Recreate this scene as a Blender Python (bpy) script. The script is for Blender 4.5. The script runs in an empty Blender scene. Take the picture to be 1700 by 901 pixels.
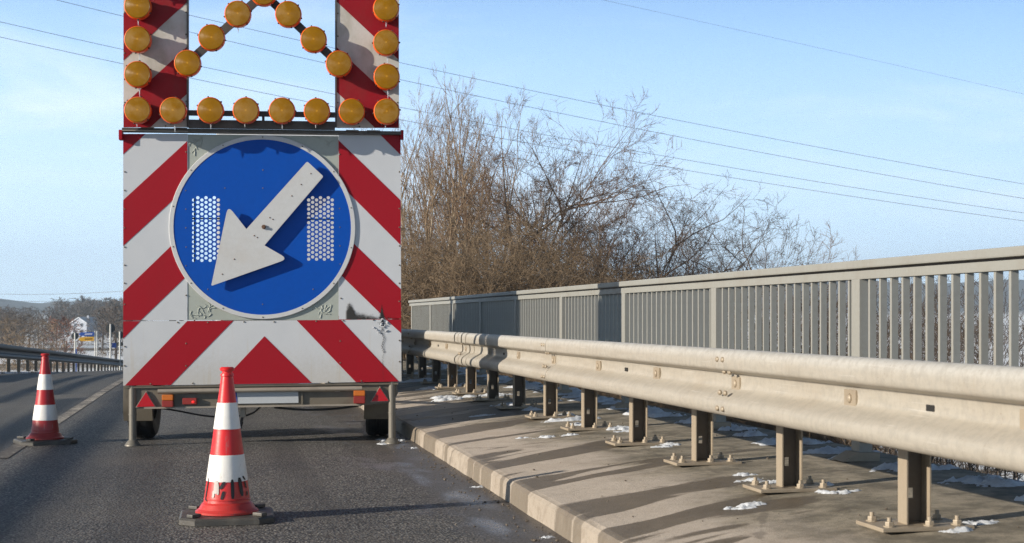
import bpy, bmesh, math, random
import numpy as np
from mathutils import Vector, Matrix, geometry, noise as mnoise

S = bpy.context.scene
COL = S.collection
R = math.radians
rnd = random.Random(7)

# ------------------------------------------------------------------ camera
F = 2361.0                       # focal length in photo pixels (50 mm on 36 mm over 1700 px)
TH = math.atan(488 / F)          # the camera looks this far to the right of the road axis (+Y)
CT, ST = math.cos(TH), math.sin(TH)
CAMH = 1.0
cd = bpy.data.cameras.new('camera'); cam = bpy.data.objects.new('camera', cd); COL.objects.link(cam)
cam.location = (0, 0, CAMH); cam.rotation_euler = (R(90), 0, -TH)
cd.sensor_width = 36; cd.lens = F / 1700 * 36; cd.shift_y = 76.5 / 1700
cd.clip_start = 0.05; cd.clip_end = 30000
cd.dof.use_dof = True; cd.dof.focus_distance = 10.6; cd.dof.aperture_fstop = 8.0
S.camera = cam

# ------------------------------------------------------------------ light
SUN_AZ, SUN_EL = 75.0, 17.8      # azimuth the light travels to, clockwise from +Y; elevation
tv = Vector((math.sin(R(SUN_AZ)) * math.cos(R(SUN_EL)), math.cos(R(SUN_AZ)) * math.cos(R(SUN_EL)), -math.sin(R(SUN_EL))))
sd = bpy.data.lights.new('sun', 'SUN'); sun = bpy.data.objects.new('sun', sd); COL.objects.link(sun)
sd.energy = 5.0; sd.angle = R(0.53); sd.color = (1.0, 0.90, 0.76)
sun.rotation_euler = tv.to_track_quat('-Z', 'Y').to_euler(); sun.location = (-20, -5, 20)
W = bpy.data.worlds.new('World'); S.world = W; W.use_nodes = True
wt = W.node_tree; wt.nodes.clear()

class NT:
    """small helper for node trees"""
    def __init__(s, tree): s.t = tree
    def n(s, typ, **k):
        o = s.t.nodes.new(typ)
        for a, b in k.items(): setattr(o, a, b)
        return o
    def put(s, sock, v):
        if hasattr(v, 'links') or isinstance(v, bpy.types.NodeSocket): s.t.links.new(v, sock)
        elif isinstance(v, (tuple, list)) and len(v) == 3 and sock.type == 'RGBA': sock.default_value = (*v, 1)
        else: sock.default_value = v
    def m(s, op, a, b=0.0, c=0.0, clamp=False):
        o = s.n('ShaderNodeMath', operation=op, use_clamp=clamp)
        s.put(o.inputs[0], a); s.put(o.inputs[1], b); s.put(o.inputs[2], c)
        return o.outputs[0]
    def mix(s, f, a, b, blend='MIX'):
        o = s.n('ShaderNodeMix', data_type='RGBA', blend_type=blend)
        s.put(o.inputs[0], f); s.put(o.inputs[6], a); s.put(o.inputs[7], b)
        return o.outputs[2]
    def step(s, v, lo, hi):
        o = s.n('ShaderNodeMapRange', interpolation_type='SMOOTHSTEP')
        s.put(o.inputs[0], v); o.inputs[1].default_value = lo; o.inputs[2].default_value = hi
        return o.outputs[0]
    def noise(s, vec, scale, detail=3.0, rough=0.55, dist=0.0):
        o = s.n('ShaderNodeTexNoise'); s.put(o.inputs['Vector'], vec)
        o.inputs['Scale'].default_value = scale; o.inputs['Detail'].default_value = detail
        o.inputs['Roughness'].default_value = rough; o.inputs['Distortion'].default_value = dist
        return o.outputs[0]
    def vor(s, vec, scale, feature='F1'):
        o = s.n('ShaderNodeTexVoronoi', feature=feature); s.put(o.inputs['Vector'], vec)
        o.inputs['Scale'].default_value = scale
        return o
    def vmap(s, vec, scale=(1, 1, 1), rot=(0, 0, 0), loc=(0, 0, 0)):
        o = s.n('ShaderNodeMapping'); s.put(o.inputs[0], vec)
        o.inputs[1].default_value = loc; o.inputs[2].default_value = rot; o.inputs[3].default_value = scale
        return o.outputs[0]
    def sep(s, vec):
        o = s.n('ShaderNodeSeparateXYZ'); s.put(o.inputs[0], vec); return o.outputs
    def coord(s, k='Object'): return s.n('ShaderNodeTexCoord').outputs[k]
    def bump(s, h, strength=0.5, dist=0.01):
        o = s.n('ShaderNodeBump'); o.inputs['Strength'].default_value = strength
        o.inputs['Distance'].default_value = dist; s.put(o.inputs['Height'], h)
        return o.outputs[0]

w = NT(wt)
sky = w.n('ShaderNodeTexSky', sky_type='NISHITA', sun_disc=False, altitude=100, air_density=1.0, dust_density=0.7, ozone_density=2.2)
sky.sun_elevation = R(SUN_EL); sky.sun_rotation = R(SUN_AZ + 180)
dv = w.coord('Generated')
cl = w.noise(w.vmap(dv, (1.5, 1.5, 7.0), (0.12, 0.2, 0.5), (0.35, 0.1, 0.0)), 2.3, 6, 0.55, 0.5)
dz = w.sep(dv)[2]
band = w.m('MULTIPLY', w.step(dz, -0.02, 0.03), w.m('SUBTRACT', 1.0, w.step(dz, 0.14, 0.34)))
cf = w.m('MULTIPLY', w.step(cl, 0.46, 0.74), band)
cf = w.m('MULTIPLY', cf, 0.42)
sepd = w.sep(dv)
low = w.m('MULTIPLY', w.m('SUBTRACT', 1.0, w.step(w.m('ADD', dz, w.m('MULTIPLY', sepd[0], 0.05)), 0.0, 0.31)), 0.93)
skyc = w.mix(w.step(dz, 0.36, 0.16), w.mix(1.0, sky.outputs[0], (0.42, 0.42, 0.42), 'MULTIPLY'), w.mix(0.85, sky.outputs[0], (2.0, 4.2, 8.2)))
skyc = w.mix(low, skyc, (6.3, 8.2, 9.8))
skyc = w.mix(cf, skyc, (8.2, 8.7, 9.4))
bg = w.n('ShaderNodeBackground'); w.put(bg.inputs[0], skyc); bg.inputs[1].default_value = 0.10
wo = w.n('ShaderNodeOutputWorld'); wt.links.new(bg.outputs[0], wo.inputs[0])

S.view_settings.view_transform = 'Standard'; S.view_settings.look = 'None'
S.view_settings.exposure = 0.62; S.view_settings.gamma = 1.0; S.view_settings.use_curve_mapping = False
S.render.engine = 'CYCLES'
S.cycles.use_denoising = True; S.cycles.denoiser = 'OPENIMAGEDENOISE'; S.cycles.denoising_input_passes = 'RGB_ALBEDO_NORMAL'; S.cycles.denoising_prefilter = 'NONE'
S.cycles.max_bounces = 6; S.cycles.volume_bounces = 0; S.cycles.transparent_max_bounces = 8
S.cycles.sample_clamp_indirect = 6.0

# ------------------------------------------------------------------ helpers
def tag(o, label=None, cat=None, group=None, kind=None):
    if label: o['label'] = label
    if cat: o['category'] = cat
    if group: o['group'] = group
    if kind: o['kind'] = kind
    return o

def empty(name, loc=(0, 0, 0), rz=0.0, parent=None):
    o = bpy.data.objects.new(name, None); COL.objects.link(o)
    o.location = loc; o.rotation_euler = (0, 0, rz); o.empty_display_size = 0.2
    if parent: o.parent = parent
    return o

class MB:
    def __init__(s): s.v = []; s.f = []; s.mi = []; s.sm = []
    def add(s, vs, fs, m=0, smooth=False):
        b = len(s.v); s.v.extend([tuple(p) for p in vs])
        for f in fs: s.f.append([i + b for i in f]); s.mi.append(m); s.sm.append(smooth)
        return s
    def box(s, x0, x1, y0, y1, z0, z1, m=0, M=None, bev=0.0):
        if bev > 0:
            bm = bmesh.new(); bmesh.ops.create_cube(bm, size=1)
            for v in bm.verts:
                v.co = Vector(((x0 + x1) / 2 + v.co.x * (x1 - x0), (y0 + y1) / 2 + v.co.y * (y1 - y0), (z0 + z1) / 2 + v.co.z * (z1 - z0)))
            bmesh.ops.bevel(bm, geom=bm.edges[:], offset=bev, segments=2, affect='EDGES', profile=0.7)
            bm.verts.index_update()
            vs = [v.co.copy() for v in bm.verts]; fs = [[v.index for v in f.verts] for f in bm.faces]; bm.free()
        else:
            vs = [Vector(p) for p in ((x0, y0, z0), (x1, y0, z0), (x1, y1, z0), (x0, y1, z0), (x0, y0, z1), (x1, y0, z1), (x1, y1, z1), (x0, y1, z1))]
            fs = [(0, 3, 2, 1), (4, 5, 6, 7), (0, 1, 5, 4), (1, 2, 6, 5), (2, 3, 7, 6), (3, 0, 4, 7)]
        if M is not None: vs = [M @ v for v in vs]
        return s.add(vs, fs, m, False)
    def tube(s, pts, r, n=8, m=0, caps=True, smooth=True):
        pts = [Vector(p) for p in pts]; k = len(pts)
        rr = r if isinstance(r, (list, tuple)) else [r] * k
        vs = []; fs = []; prev = None
        for i, p in enumerate(pts):
            d = (pts[min(i + 1, k - 1)] - pts[max(i - 1, 0)])
            d = d.normalized() if d.length > 1e-9 else Vector((0, 0, 1))
            if prev is None:
                a = d.cross(Vector((0, 0, 1)))
                if a.length < 1e-3: a = d.cross(Vector((1, 0, 0)))
            else: a = prev - d * prev.dot(d)
            a.normalize(); prev = a; b = d.cross(a)
            for j in range(n):
                t = 2 * math.pi * j / n
                vs.append(p + (a * math.cos(t) + b * math.sin(t)) * rr[i])
        for i in range(k - 1):
            for j in range(n):
                fs.append((i * n + j, i * n + (j + 1) % n, (i + 1) * n + (j + 1) % n, (i + 1) * n + j))
        s.add(vs, fs, m, smooth)
        if caps:
            s.add(vs[:n], [tuple(range(n))[::-1]], m, False); s.add(vs[-n:], [tuple(range(n))], m, False)
        return s
    def lathe(s, prof, n=24, M=None, m=0, mats=None, smooth=True):
        """prof: (radius, height) along local z"""
        vs = []
        for (r, h) in prof:
            for j in range(n):
                t = 2 * math.pi * j / n; vs.append(Vector((r * math.cos(t), r * math.sin(t), h)))
        if M is not None: vs = [M @ v for v in vs]
        for i in range(len(prof) - 1):
            fs = [(j, (j + 1) % n, n + (j + 1) % n, n + j) for j in range(n)]
            s.add(vs[i * n:(i + 2) * n], fs, mats[i] if mats else m, smooth)
        return s
    def prism(s, poly, y0, y1, m=0, M=None, side=None):
        """poly in (x, z); extruded between y0 (front) and y1"""
        n = len(poly); area = sum(poly[i][0] * poly[(i + 1) % n][1] - poly[(i + 1) % n][0] * poly[i][1] for i in range(n))
        if area < 0: poly = poly[::-1]
        vs = [Vector((p[0], y0, p[1])) for p in poly] + [Vector((p[0], y1, p[1])) for p in poly]
        if M is not None: vs = [M @ v for v in vs]
        s.add(vs, [tuple(range(n)), tuple(range(2 * n - 1, n - 1, -1))], m)
        sm_ = m if side is None else side
        s.add(vs, [(i, n + i, n + (i + 1) % n, (i + 1) % n) for i in range(n)], sm_)
        return s
    def ico(s, c, rx, ry, rz, sub=1, jit=0.0, m=0, smooth=True, rng=rnd):
        bm = bmesh.new(); bmesh.ops.create_icosphere(bm, subdivisions=sub, radius=1)
        vs = []
        for v in bm.verts:
            q = v.co * (1 + rng.uniform(-jit, jit)); vs.append(Vector((c[0] + q.x * rx, c[1] + q.y * ry, c[2] + q.z * rz)))
        bm.verts.index_update(); fs = [[v.index for v in f.verts] for f in bm.faces]; bm.free()
        return s.add(vs, fs, m, smooth)
    def mesh(s, name, mats):
        me = bpy.data.meshes.new(name); me.from_pydata(s.v, [], s.f); 
        for m_ in (mats if isinstance(mats, (list, tuple)) else [mats]): me.materials.append(m_)
        me.polygons.foreach_set('material_index', s.mi); me.polygons.foreach_set('use_smooth', s.sm); me.update()
        return me
    def build(s, name, mats, parent=None, loc=None, recalc=False):
        me = s.mesh(name, mats)
        if recalc:
            bm = bmesh.new(); bm.from_mesh(me); bmesh.ops.recalc_face_normals(bm, faces=bm.faces); bm.to_mesh(me); bm.free()
        o = bpy.data.objects.new(name, me); COL.objects.link(o)
        if parent: o.parent = parent
        if loc: o.location = loc
        return o

def copy_tree(o, parent=None):
    c = o.copy(); COL.objects.link(c)
    if parent: c.parent = parent
    for ch in list(o.children): copy_tree(ch, c)
    return c

def at_depth(px, py, zc):
    """world point at photo pixel and camera depth"""
    xc = (px - 850) / F * zc
    return Vector((xc * CT + zc * ST, -xc * ST + zc * CT, CAMH - (py - 527) / F * zc))
def yfor(px, X):
    return X / math.tan(math.atan((px - 850) / F) + TH)

def prof(Y):
    if Y < 20: return 0.0
    if Y < 38: return -0.00105 * (Y - 20) ** 2
    z = -0.00105 * 18 ** 2 - 0.0378 * (Y - 38)
    return max(z, -6.4) if Y < 150 else max(-4.6 - (Y - 150) * 0.02, -6.4)

# ------------------------------------------------------------------ materials
def mat(name, col=(.5, .5, .5), rough=0.6, metal=0.0, fn=None, spec=0.5):
    m = bpy.data.materials.new(name); m.use_nodes = True
    t = NT(m.node_tree); p = m.node_tree.nodes['Principled BSDF']
    p.inputs['Base Color'].default_value = (*col, 1); p.inputs['Roughness'].default_value = rough
    p.inputs['Metallic'].default_value = metal; p.inputs['Specular IOR Level'].default_value = spec
    if fn: fn(t, p)
    return m

def worn(c, amt=0.25, scale=6.0, dirt=(0.16, 0.13, 0.10), stretch=(1, 1, 0.15), bump=0.0, speck=0.0):
    def fn(t, p):
        o = t.coord()
        a = t.noise(t.vmap(o, stretch), scale, 5, 0.6)
        b = t.noise(o, scale * 9, 3, 0.6)
        k = t.m('MULTIPLY', t.step(a, 0.42, 0.78), amt)
        col = t.mix(k, c, dirt)
        col = t.mix(t.m('MULTIPLY', t.step(b, 0.35, 0.75), 0.18), col, tuple(x * 0.7 for x in c))
        t.put(p.inputs['Base Color'], col)
        t.put(p.inputs['Roughness'], t.m('ADD', t.m('MULTIPLY', b, 0.3), 0.35))
        if bump: t.put(p.inputs['Normal'], t.bump(b, bump, 0.002))
    return fn

def asphalt_fn(t, p):
    o = t.coord(); x, y, z = t.sep(o)
    v = t.vor(o, 72.0); g = t.vor(o, 150.0)
    cr = t.sep(v.outputs['Color'])[0]; cg = t.sep(g.outputs['Color'])[1]
    big = t.noise(o, 0.9, 4, 0.6); track = t.noise(t.vmap(o, (1.6, 0.06, 1)), 1.3, 3, 0.5)
    base = t.mix(cr, (0.064, 0.065, 0.067), (0.285, 0.277, 0.262))
    base = t.mix(t.m('MULTIPLY', t.step(cg, 0.78, 0.97), 0.75), base, (0.42, 0.37, 0.30))
    base = t.mix(t.m('MULTIPLY', t.step(cr, 0.90, 1.0), 0.55), base, (0.45, 0.40, 0.33))
    edge = v.outputs['Distance']
    base = t.mix(t.m('MULTIPLY', t.step(edge, 0.30, 0.62), 0.85), base, (0.012, 0.012, 0.013))
    base = t.mix(t.m('MULTIPLY', t.step(track, 0.44, 0.62), 0.55), base, (0.035, 0.034, 0.034))
    base = t.mix(t.m('MULTIPLY', t.step(big, 0.42, 0.70), 0.30), base, (0.150, 0.135, 0.115))
    base = t.mix(t.m('MULTIPLY', t.step(t.noise(t.vmap(o, (0.5, 0.35, 1)), 1.1, 5, 0.65), 0.55, 0.72), 0.45), base, (0.032, 0.032, 0.034))
    seam = t.m('SUBTRACT', 1.0, t.step(t.m('ABSOLUTE', t.m('ADD', t.m('SUBTRACT', t.m('FRACT', t.m('MULTIPLY', t.m('ADD', y, t.m('MULTIPLY', x, 0.05)), 0.19)), 0.5), t.m('MULTIPLY', t.m('SUBTRACT', t.noise(o, 1.2, 4), 0.5), 0.06))), 0.0015, 0.0035))
    base = t.mix(t.m('MULTIPLY', seam, t.m('MULTIPLY', t.step(t.noise(o, 0.7, 2), 0.45, 0.55), 0.7)), base, (0.02, 0.02, 0.02))
    # the older left lane: a finer, browner surface
    left = t.m('SUBTRACT', 1.0, t.step(x, -1.66, -1.60))
    base = t.mix(t.m('MULTIPLY', left, 0.55), base, (0.092, 0.088, 0.081))
    # damp silt along the kerb, with dried salt films
    gut = t.step(t.m('ADD', x, t.m('MULTIPLY', t.m('SUBTRACT', t.noise(o, 1.7, 4), 0.5), 0.7)), 0.98, 1.38)
    gut = t.m('MULTIPLY', gut, t.m('SUBTRACT', 1.0, t.step(x, 1.9, 2.0)))
    silt = t.mix(t.noise(o, 14, 5, 0.7), (0.048, 0.041, 0.036), (0.118, 0.102, 0.088))
    base = t.mix(t.m('MULTIPLY', gut, 0.82), base, silt)
    film = t.noise(t.vmap(o, (1.6, 0.55, 1), (0, 0, 0.12)), 1.6, 3, 0.5)
    fm = t.m('MULTIPLY', t.step(film, 0.50, 0.66), t.m('MULTIPLY', t.step(x, 0.72, 1.02), t.m('SUBTRACT', 1.0, t.step(x, 1.25, 1.55))))
    base = t.mix(t.m('MULTIPLY', fm, 0.6), base, (0.16, 0.165, 0.19))
    t.put(p.inputs['Base Color'], base)
    rough = t.m('SUBTRACT', t.m('SUBTRACT', 0.78, t.m('MULTIPLY', gut, 0.2)), t.m('MULTIPLY', fm, 0.3))
    t.put(p.inputs['Roughness'], t.m('SUBTRACT', rough, t.m('MULTIPLY', cg, 0.2)))
    h = t.m('ADD', t.m('MULTIPLY', t.m('SUBTRACT', 1.0, v.outputs['Distance']), 1.0), t.m('MULTIPLY', cr, 0.7))
    h = t.m('MULTIPLY', h, t.m('SUBTRACT', 1.0, t.m('MULTIPLY', gut, 0.7)))
    t.put(p.inputs['Normal'], t.bump(h, 0.75, 0.006))
M_ASPHALT = mat('asphalt', rough=0.8, fn=asphalt_fn)

def concrete_fn(t, p):
    o = t.coord(); x, y, z = t.sep(o)
    fine = t.noise(o, 160, 3, 0.7); med = t.noise(o, 9, 5, 0.6); big = t.noise(o, 1.1, 4, 0.6)
    base = t.mix(med, (0.37, 0.315, 0.26), (0.54, 0.475, 0.405))
    base = t.mix(t.m('MULTIPLY', t.step(t.noise(o, 240, 2, 0.6), 0.48, 0.72), 0.5), base, (0.20, 0.165, 0.125))
    base = t.mix(t.m('MULTIPLY', t.step(big, 0.5, 0.7), 0.35), base, (0.34, 0.27, 0.21))
    # mossy, damp strip between the barrier posts and the railing
    wob = t.m('ADD', x, t.m('MULTIPLY', t.m('SUBTRACT', t.noise(o, 1.3, 5, 0.65), 0.5), 1.5))
    moss = t.step(wob, 2.0, 2.5)
    mc = t.mix(t.step(t.noise(o, 4.2, 7, 0.75), 0.36, 0.66), (0.095, 0.083, 0.056), (0.30, 0.26, 0.195))
    base = t.mix(t.m('MULTIPLY', moss, 0.92), base, mc)
    # meltwater tongues that run from the posts to the kerb and over its edge
    s = t.m('SUBTRACT', t.m('MULTIPLY', x, 0.42), t.m('MULTIPLY', y, 0.91)); q = t.m('ADD', t.m('MULTIPLY', x, 0.91), t.m('MULTIPLY', y, 0.42))
    cv = t.n('ShaderNodeCombineXYZ'); t.put(cv.inputs[0], s); t.put(cv.inputs[1], t.m('MULTIPLY', q, 0.10))
    st1 = t.noise(cv.outputs[0], 2.1, 3, 0.55, 0.35)
    cv2 = t.n('ShaderNodeCombineXYZ'); t.put(cv2.inputs[0], s); t.put(cv2.inputs[1], t.m('MULTIPLY', q, 0.20)); cv2.inputs[2].default_value = 4.2
    st2 = t.noise(cv2.outputs[0], 4.0, 2, 0.5, 0.3)
    thr = t.m('ADD', st1, t.m('MULTIPLY', t.m('SUBTRACT', st2, 0.5), 0.8))
    thr = t.m('SUBTRACT', thr, t.m('MULTIPLY', t.step(x, 2.35, 2.9), 0.2))
    wet = t.step(t.m('ADD', t.m('SUBTRACT', thr, 0.012), t.m('MULTIPLY', t.m('SUBTRACT', t.noise(o, 28, 4, 0.7), 0.5), 0.04)), 0.492, 0.528)
    base = t.mix(t.m('MULTIPLY', wet, 0.9), base, t.mix(med, (0.075, 0.058, 0.038), (0.15, 0.12, 0.085)))
    base = t.mix(t.m('MULTIPLY', t.m('SUBTRACT', 1.0, t.step(x, 1.555, 1.60)), 0.55), base, t.mix(t.noise(t.vmap(o, (1, 2.5, 0.6)), 6, 5, 0.7), (0.13, 0.105, 0.08), (0.34, 0.295, 0.235)))
    # crumbling kerb arris
    arris = t.m('MULTIPLY', t.m('SUBTRACT', 1.0, t.step(x, 1.56, 1.63)), t.step(t.noise(o, 11, 5, 0.7), 0.5, 0.62))
    base = t.mix(t.m('MULTIPLY', arris, 0.35), base, (0.17, 0.135, 0.10))
    cr = t.vor(t.vmap(o, (0.55, 0.4, 0.5), (0, 0, 0.5)), 1.0, 'DISTANCE_TO_EDGE')
    crk = t.m('MULTIPLY', t.m('SUBTRACT', 1.0, t.step(t.m('ADD', cr.outputs['Distance'], t.m('MULTIPLY', t.m('SUBTRACT', t.noise(o, 9, 4, 0.6), 0.5), 0.05)), 0.0, 0.008)), 0.45)
    base = t.mix(crk, base, (0.09, 0.075, 0.06))
    pit = t.step(t.vor(o, 34.0).outputs['Distance'], 0.10, 0.16)
    base = t.mix(t.m('MULTIPLY', t.m('SUBTRACT', 1.0, pit), 0.4), base, (0.13, 0.11, 0.085))
    t.put(p.inputs['Base Color'], base)
    t.put(p.inputs['Roughness'], t.m('SUBTRACT', 0.85, t.m('MULTIPLY', wet, 0.35)))
    h = t.m('ADD', t.m('MULTIPLY', fine, 0.5), t.m('MULTIPLY', t.noise(o, 22, 5, 0.7), 1.4))
    t.put(p.inputs['Normal'], t.bump(h, 0.45, 0.008))
M_CONC = mat('pavement_concrete', rough=0.85, fn=concrete_fn)

def plainconc(t, p):
    o = t.coord(); n = t.noise(o, 12, 5, 0.65)
    t.put(p.inputs['Base Color'], t.mix(n, (0.22, 0.185, 0.14), (0.42, 0.36, 0.28)))
    t.put(p.inputs['Normal'], t.bump(t.noise(o, 90, 3), 0.4, 0.004))
M_BLOCK = mat('footing_concrete', rough=0.9, fn=plainconc)

def line_fn(t, p):
    o = t.coord(); n = t.noise(o, 26, 5, 0.7); b = t.noise(o, 2.5, 3)
    yy_ = t.sep(o)[1]
    k = t.step(t.m('ADD', t.m('ADD', n, t.m('MULTIPLY', b, 0.5)), t.m('MULTIPLY', t.m('SUBTRACT', 1.0, t.step(yy_, 9.5, 13.0)), 0.25)), 0.56, 0.84)
    t.put(p.inputs['Base Color'], t.mix(t.m('ADD', 0.12, t.m('MULTIPLY', k, 0.88)), (0.44, 0.40, 0.345), (0.10, 0.09, 0.08)))
    t.put(p.inputs['Normal'], t.bump(n, 0.5, 0.004))
M_LINE = mat('worn_line_paint', rough=0.8, fn=line_fn)

def beam_fn(t, p):
    o = t.coord(); x, y, z = t.sep(o)
    a = t.noise(t.vmap(o, (1, 0.5, 6), (0.5, 0, 0)), 9, 5, 0.6); b = t.noise(t.vmap(o, (1, 0.9, 1)), 2.6, 4, 0.6)
    f = t.noise(o, 120, 2, 0.6)
    c = t.mix(a, (0.375, 0.345, 0.29), (0.455, 0.42, 0.365))
    c = t.mix(t.m('MULTIPLY', t.step(b, 0.45, 0.75), 0.45), c, (0.36, 0.31, 0.245))
    # paler grey towards the top of the rail
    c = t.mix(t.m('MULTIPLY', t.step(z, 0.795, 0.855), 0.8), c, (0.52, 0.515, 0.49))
    c = t.mix(t.m('MULTIPLY', t.step(f, 0.5, 0.8), 0.16), c, (0.25, 0.21, 0.16))
    brush = t.noise(t.vmap(o, (1, 26, 2.2), (0.5, 0, 0)), 3.0, 4, 0.65)
    c = t.mix(t.m('MULTIPLY', t.step(brush, 0.5, 0.72), 0.30), c, (0.32, 0.275, 0.215))
    mot = t.noise(o, 24, 4, 0.7)
    c = t.mix(t.m('MULTIPLY', t.step(mot, 0.44, 0.62), 0.38), c, (0.30, 0.28, 0.245))
    spot = t.vor(o, 55.0); sp = t.m('MULTIPLY', t.m('SUBTRACT', 1.0, t.step(spot.outputs['Distance'], 0.08, 0.26)), t.step(b, 0.45, 0.6))
    c = t.mix(t.m('MULTIPLY', sp, 0.35), c, (0.22, 0.175, 0.125))
    scr = t.noise(t.vmap(o, (3, 1.2, 60), (0.06, 0, 0)), 2.2, 3, 0.6)
    c = t.mix(t.m('MULTIPLY', t.step(scr, 0.64, 0.70), 0.35), c, (0.58, 0.56, 0.52))
    t.put(p.inputs['Base Color'], c); t.put(p.inputs['Roughness'], t.m('ADD', 0.42, t.m('MULTIPLY', a, 0.25)))
    t.put(p.inputs['Normal'], t.bump(t.m('ADD', a, t.m('MULTIPLY', f, 0.3)), 0.12, 0.003))
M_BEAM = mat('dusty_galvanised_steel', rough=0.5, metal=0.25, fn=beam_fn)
M_POST = mat('dirty_post_steel', rough=0.65, metal=0.15, fn=worn((0.33, 0.275, 0.205), 0.5, 5, (0.17, 0.13, 0.09), (1, 1, 0.5), 0.2))
M_WEB = mat('shaded_brown_web_steel', rough=0.8, fn=worn((0.125, 0.098, 0.07), 0.5, 6, (0.07, 0.052, 0.036), (1, 1, 0.5)))  # brown web steel, darkened for the shade inside the channel
M_RAIL = mat('railing_steel', rough=0.45, metal=0.2, fn=worn((0.30, 0.30, 0.275), 0.35, 4, (0.22, 0.19, 0.15), (1, 1, 0.3), 0.1))
M_DARKMETAL = mat('dark_frame_metal', rough=0.5, metal=0.3, fn=worn((0.075, 0.068, 0.062), 0.4, 6, (0.15, 0.12, 0.09)))
M_BLACK = mat('black_gap', (0.012, 0.012, 0.012), 0.9)
M_LEFTRAIL = mat('shaded_old_zinc', rough=0.7, spec=0.15, fn=worn((0.032, 0.034, 0.034), 0.3, 4, (0.028, 0.026, 0.022)))  # zinc colour darkened for the side turned from the sun
M_ZINC_DARK = mat('weathered_zinc', rough=0.6, metal=0.2, fn=worn((0.075, 0.08, 0.08), 0.3, 4, (0.05, 0.048, 0.04)))

M_RED = mat('red_reflective_sheeting', rough=0.45, spec=0.18, fn=worn((0.29, 0.006, 0.015), 0.12, 7, (0.16, 0.02, 0.02), (1, 1, 0.2)))
M_REDD = mat('dirty_red_sheeting', rough=0.5, spec=0.18, fn=worn((0.24, 0.006, 0.013), 0.45, 5, (0.14, 0.04, 0.03), (1, 1, 0.5)))
M_WHITED = mat('dirty_white_sheeting', rough=0.5, spec=0.18, fn=worn((0.50, 0.49, 0.46), 0.75, 5, (0.24, 0.22, 0.14), (1, 1, 0.6)))

def white_fn(t, p):
    o = t.coord(); x, y, z = t.sep(o)
    st = t.noise(t.vmap(o, (14, 1, 0.7)), 1.6, 4, 0.6); n = t.noise(o, 5, 4, 0.6); f = t.noise(o, 40, 4, 0.7)
    c = t.mix(n, (0.44, 0.465, 0.50), (0.52, 0.54, 0.565))
    run = t.m('MULTIPLY', t.step(st, 0.56, 0.72), t.m('SUBTRACT', 1.0, t.step(z, 0.55, 1.05)))
    c = t.mix(t.m('MULTIPLY', run, 0.45), c, (0.42, 0.36, 0.27))
    grime = t.m('MULTIPLY', t.m('SUBTRACT', 1.0, t.step(t.m('ADD', z, t.m('MULTIPLY', t.m('SUBTRACT', f, 0.5), 0.35)), 0.46, 0.80)), 0.45)
    c = t.mix(grime, c, (0.36, 0.33, 0.28))
    t.put(p.inputs['Base Color'], c)
M_WHITE = mat('white_reflective_sheeting', rough=0.45, spec=0.18, fn=white_fn)
M_SHEET = mat('grey_green_sheet', rough=0.5, fn=worn((0.33, 0.36, 0.325), 0.3, 4, (0.24, 0.25, 0.21), (1, 1, 1), 0.15))
M_BLUE = mat('blue_sign_sheeting', rough=0.4, spec=0.18, fn=worn((0.0, 0.064, 0.37), 0.12, 3, (0.01, 0.04, 0.17), (1, 1, 0.4)))
M_RING = mat('sign_rim_white', rough=0.5, fn=worn((0.50, 0.51, 0.52), 0.25, 6, (0.36, 0.36, 0.34)))
M_ARROW = mat('weathered_arrow_white', rough=0.55, fn=worn((0.50, 0.51, 0.515), 0.35, 4, (0.42, 0.37, 0.31), (1, 1, 1)))
M_RUST = mat('rust', rough=0.8, fn=worn((0.12, 0.055, 0.025), 0.5, 30))
def soot_fn(t, p):
    o = t.coord(); x, y, z = t.sep(o)
    n = t.noise(o, 16, 6, 0.75); st = t.noise(t.vmap(o, (40, 1, 2)), 1.5, 4, 0.7)
    u = t.m('SUBTRACT', x, 0.0)
    return
M_CHASSIS = mat('dusty_chassis_metal', rough=0.6, metal=0.15, fn=worn((0.145, 0.125, 0.095), 0.65, 5, (0.055, 0.045, 0.034), (1, 1, 1.2), 0.1))
M_TUBE = mat('dusty_bumper_tube', rough=0.55, metal=0.2, fn=worn((0.30, 0.265, 0.22), 0.4, 8, (0.13, 0.10, 0.08)))
M_RUBBER = mat('tyre_rubber', rough=0.85, fn=worn((0.016, 0.016, 0.017), 0.3, 8, (0.05, 0.045, 0.04)))
M_LEG = mat('support_leg_steel', rough=0.55, metal=0.3, fn=worn((0.17, 0.158, 0.135), 0.45, 6, (0.12, 0.10, 0.08)))
M_PLATE = mat('plate_grey', rough=0.5, fn=worn((0.40, 0.43, 0.46), 0.12, 8, (0.30, 0.31, 0.32)))
M_PLATEBLUE = mat('plate_blue_strip', (0.01, 0.06, 0.35), 0.4)
M_REFL = mat('red_reflector', (0.42, 0.008, 0.015), 0.2)
M_TAILRED = mat('tail_lamp_red', rough=0.3, fn=worn((0.24, 0.02, 0.015), 0.4, 9, (0.12, 0.06, 0.04)))
M_TAILORANGE = mat('tail_lamp_orange', rough=0.3, fn=worn((0.50, 0.13, 0.01), 0.35, 9, (0.2, 0.09, 0.03)))
def glow_fn(t, p):
    p.inputs['Emission Color'].default_value = (1, 0.02, 0.02, 1); p.inputs['Emission Strength'].default_value = 0.9
M_TAILLIT = mat('lit_red_lamp', (0.6, 0.01, 0.01), 0.2, fn=glow_fn)
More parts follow.
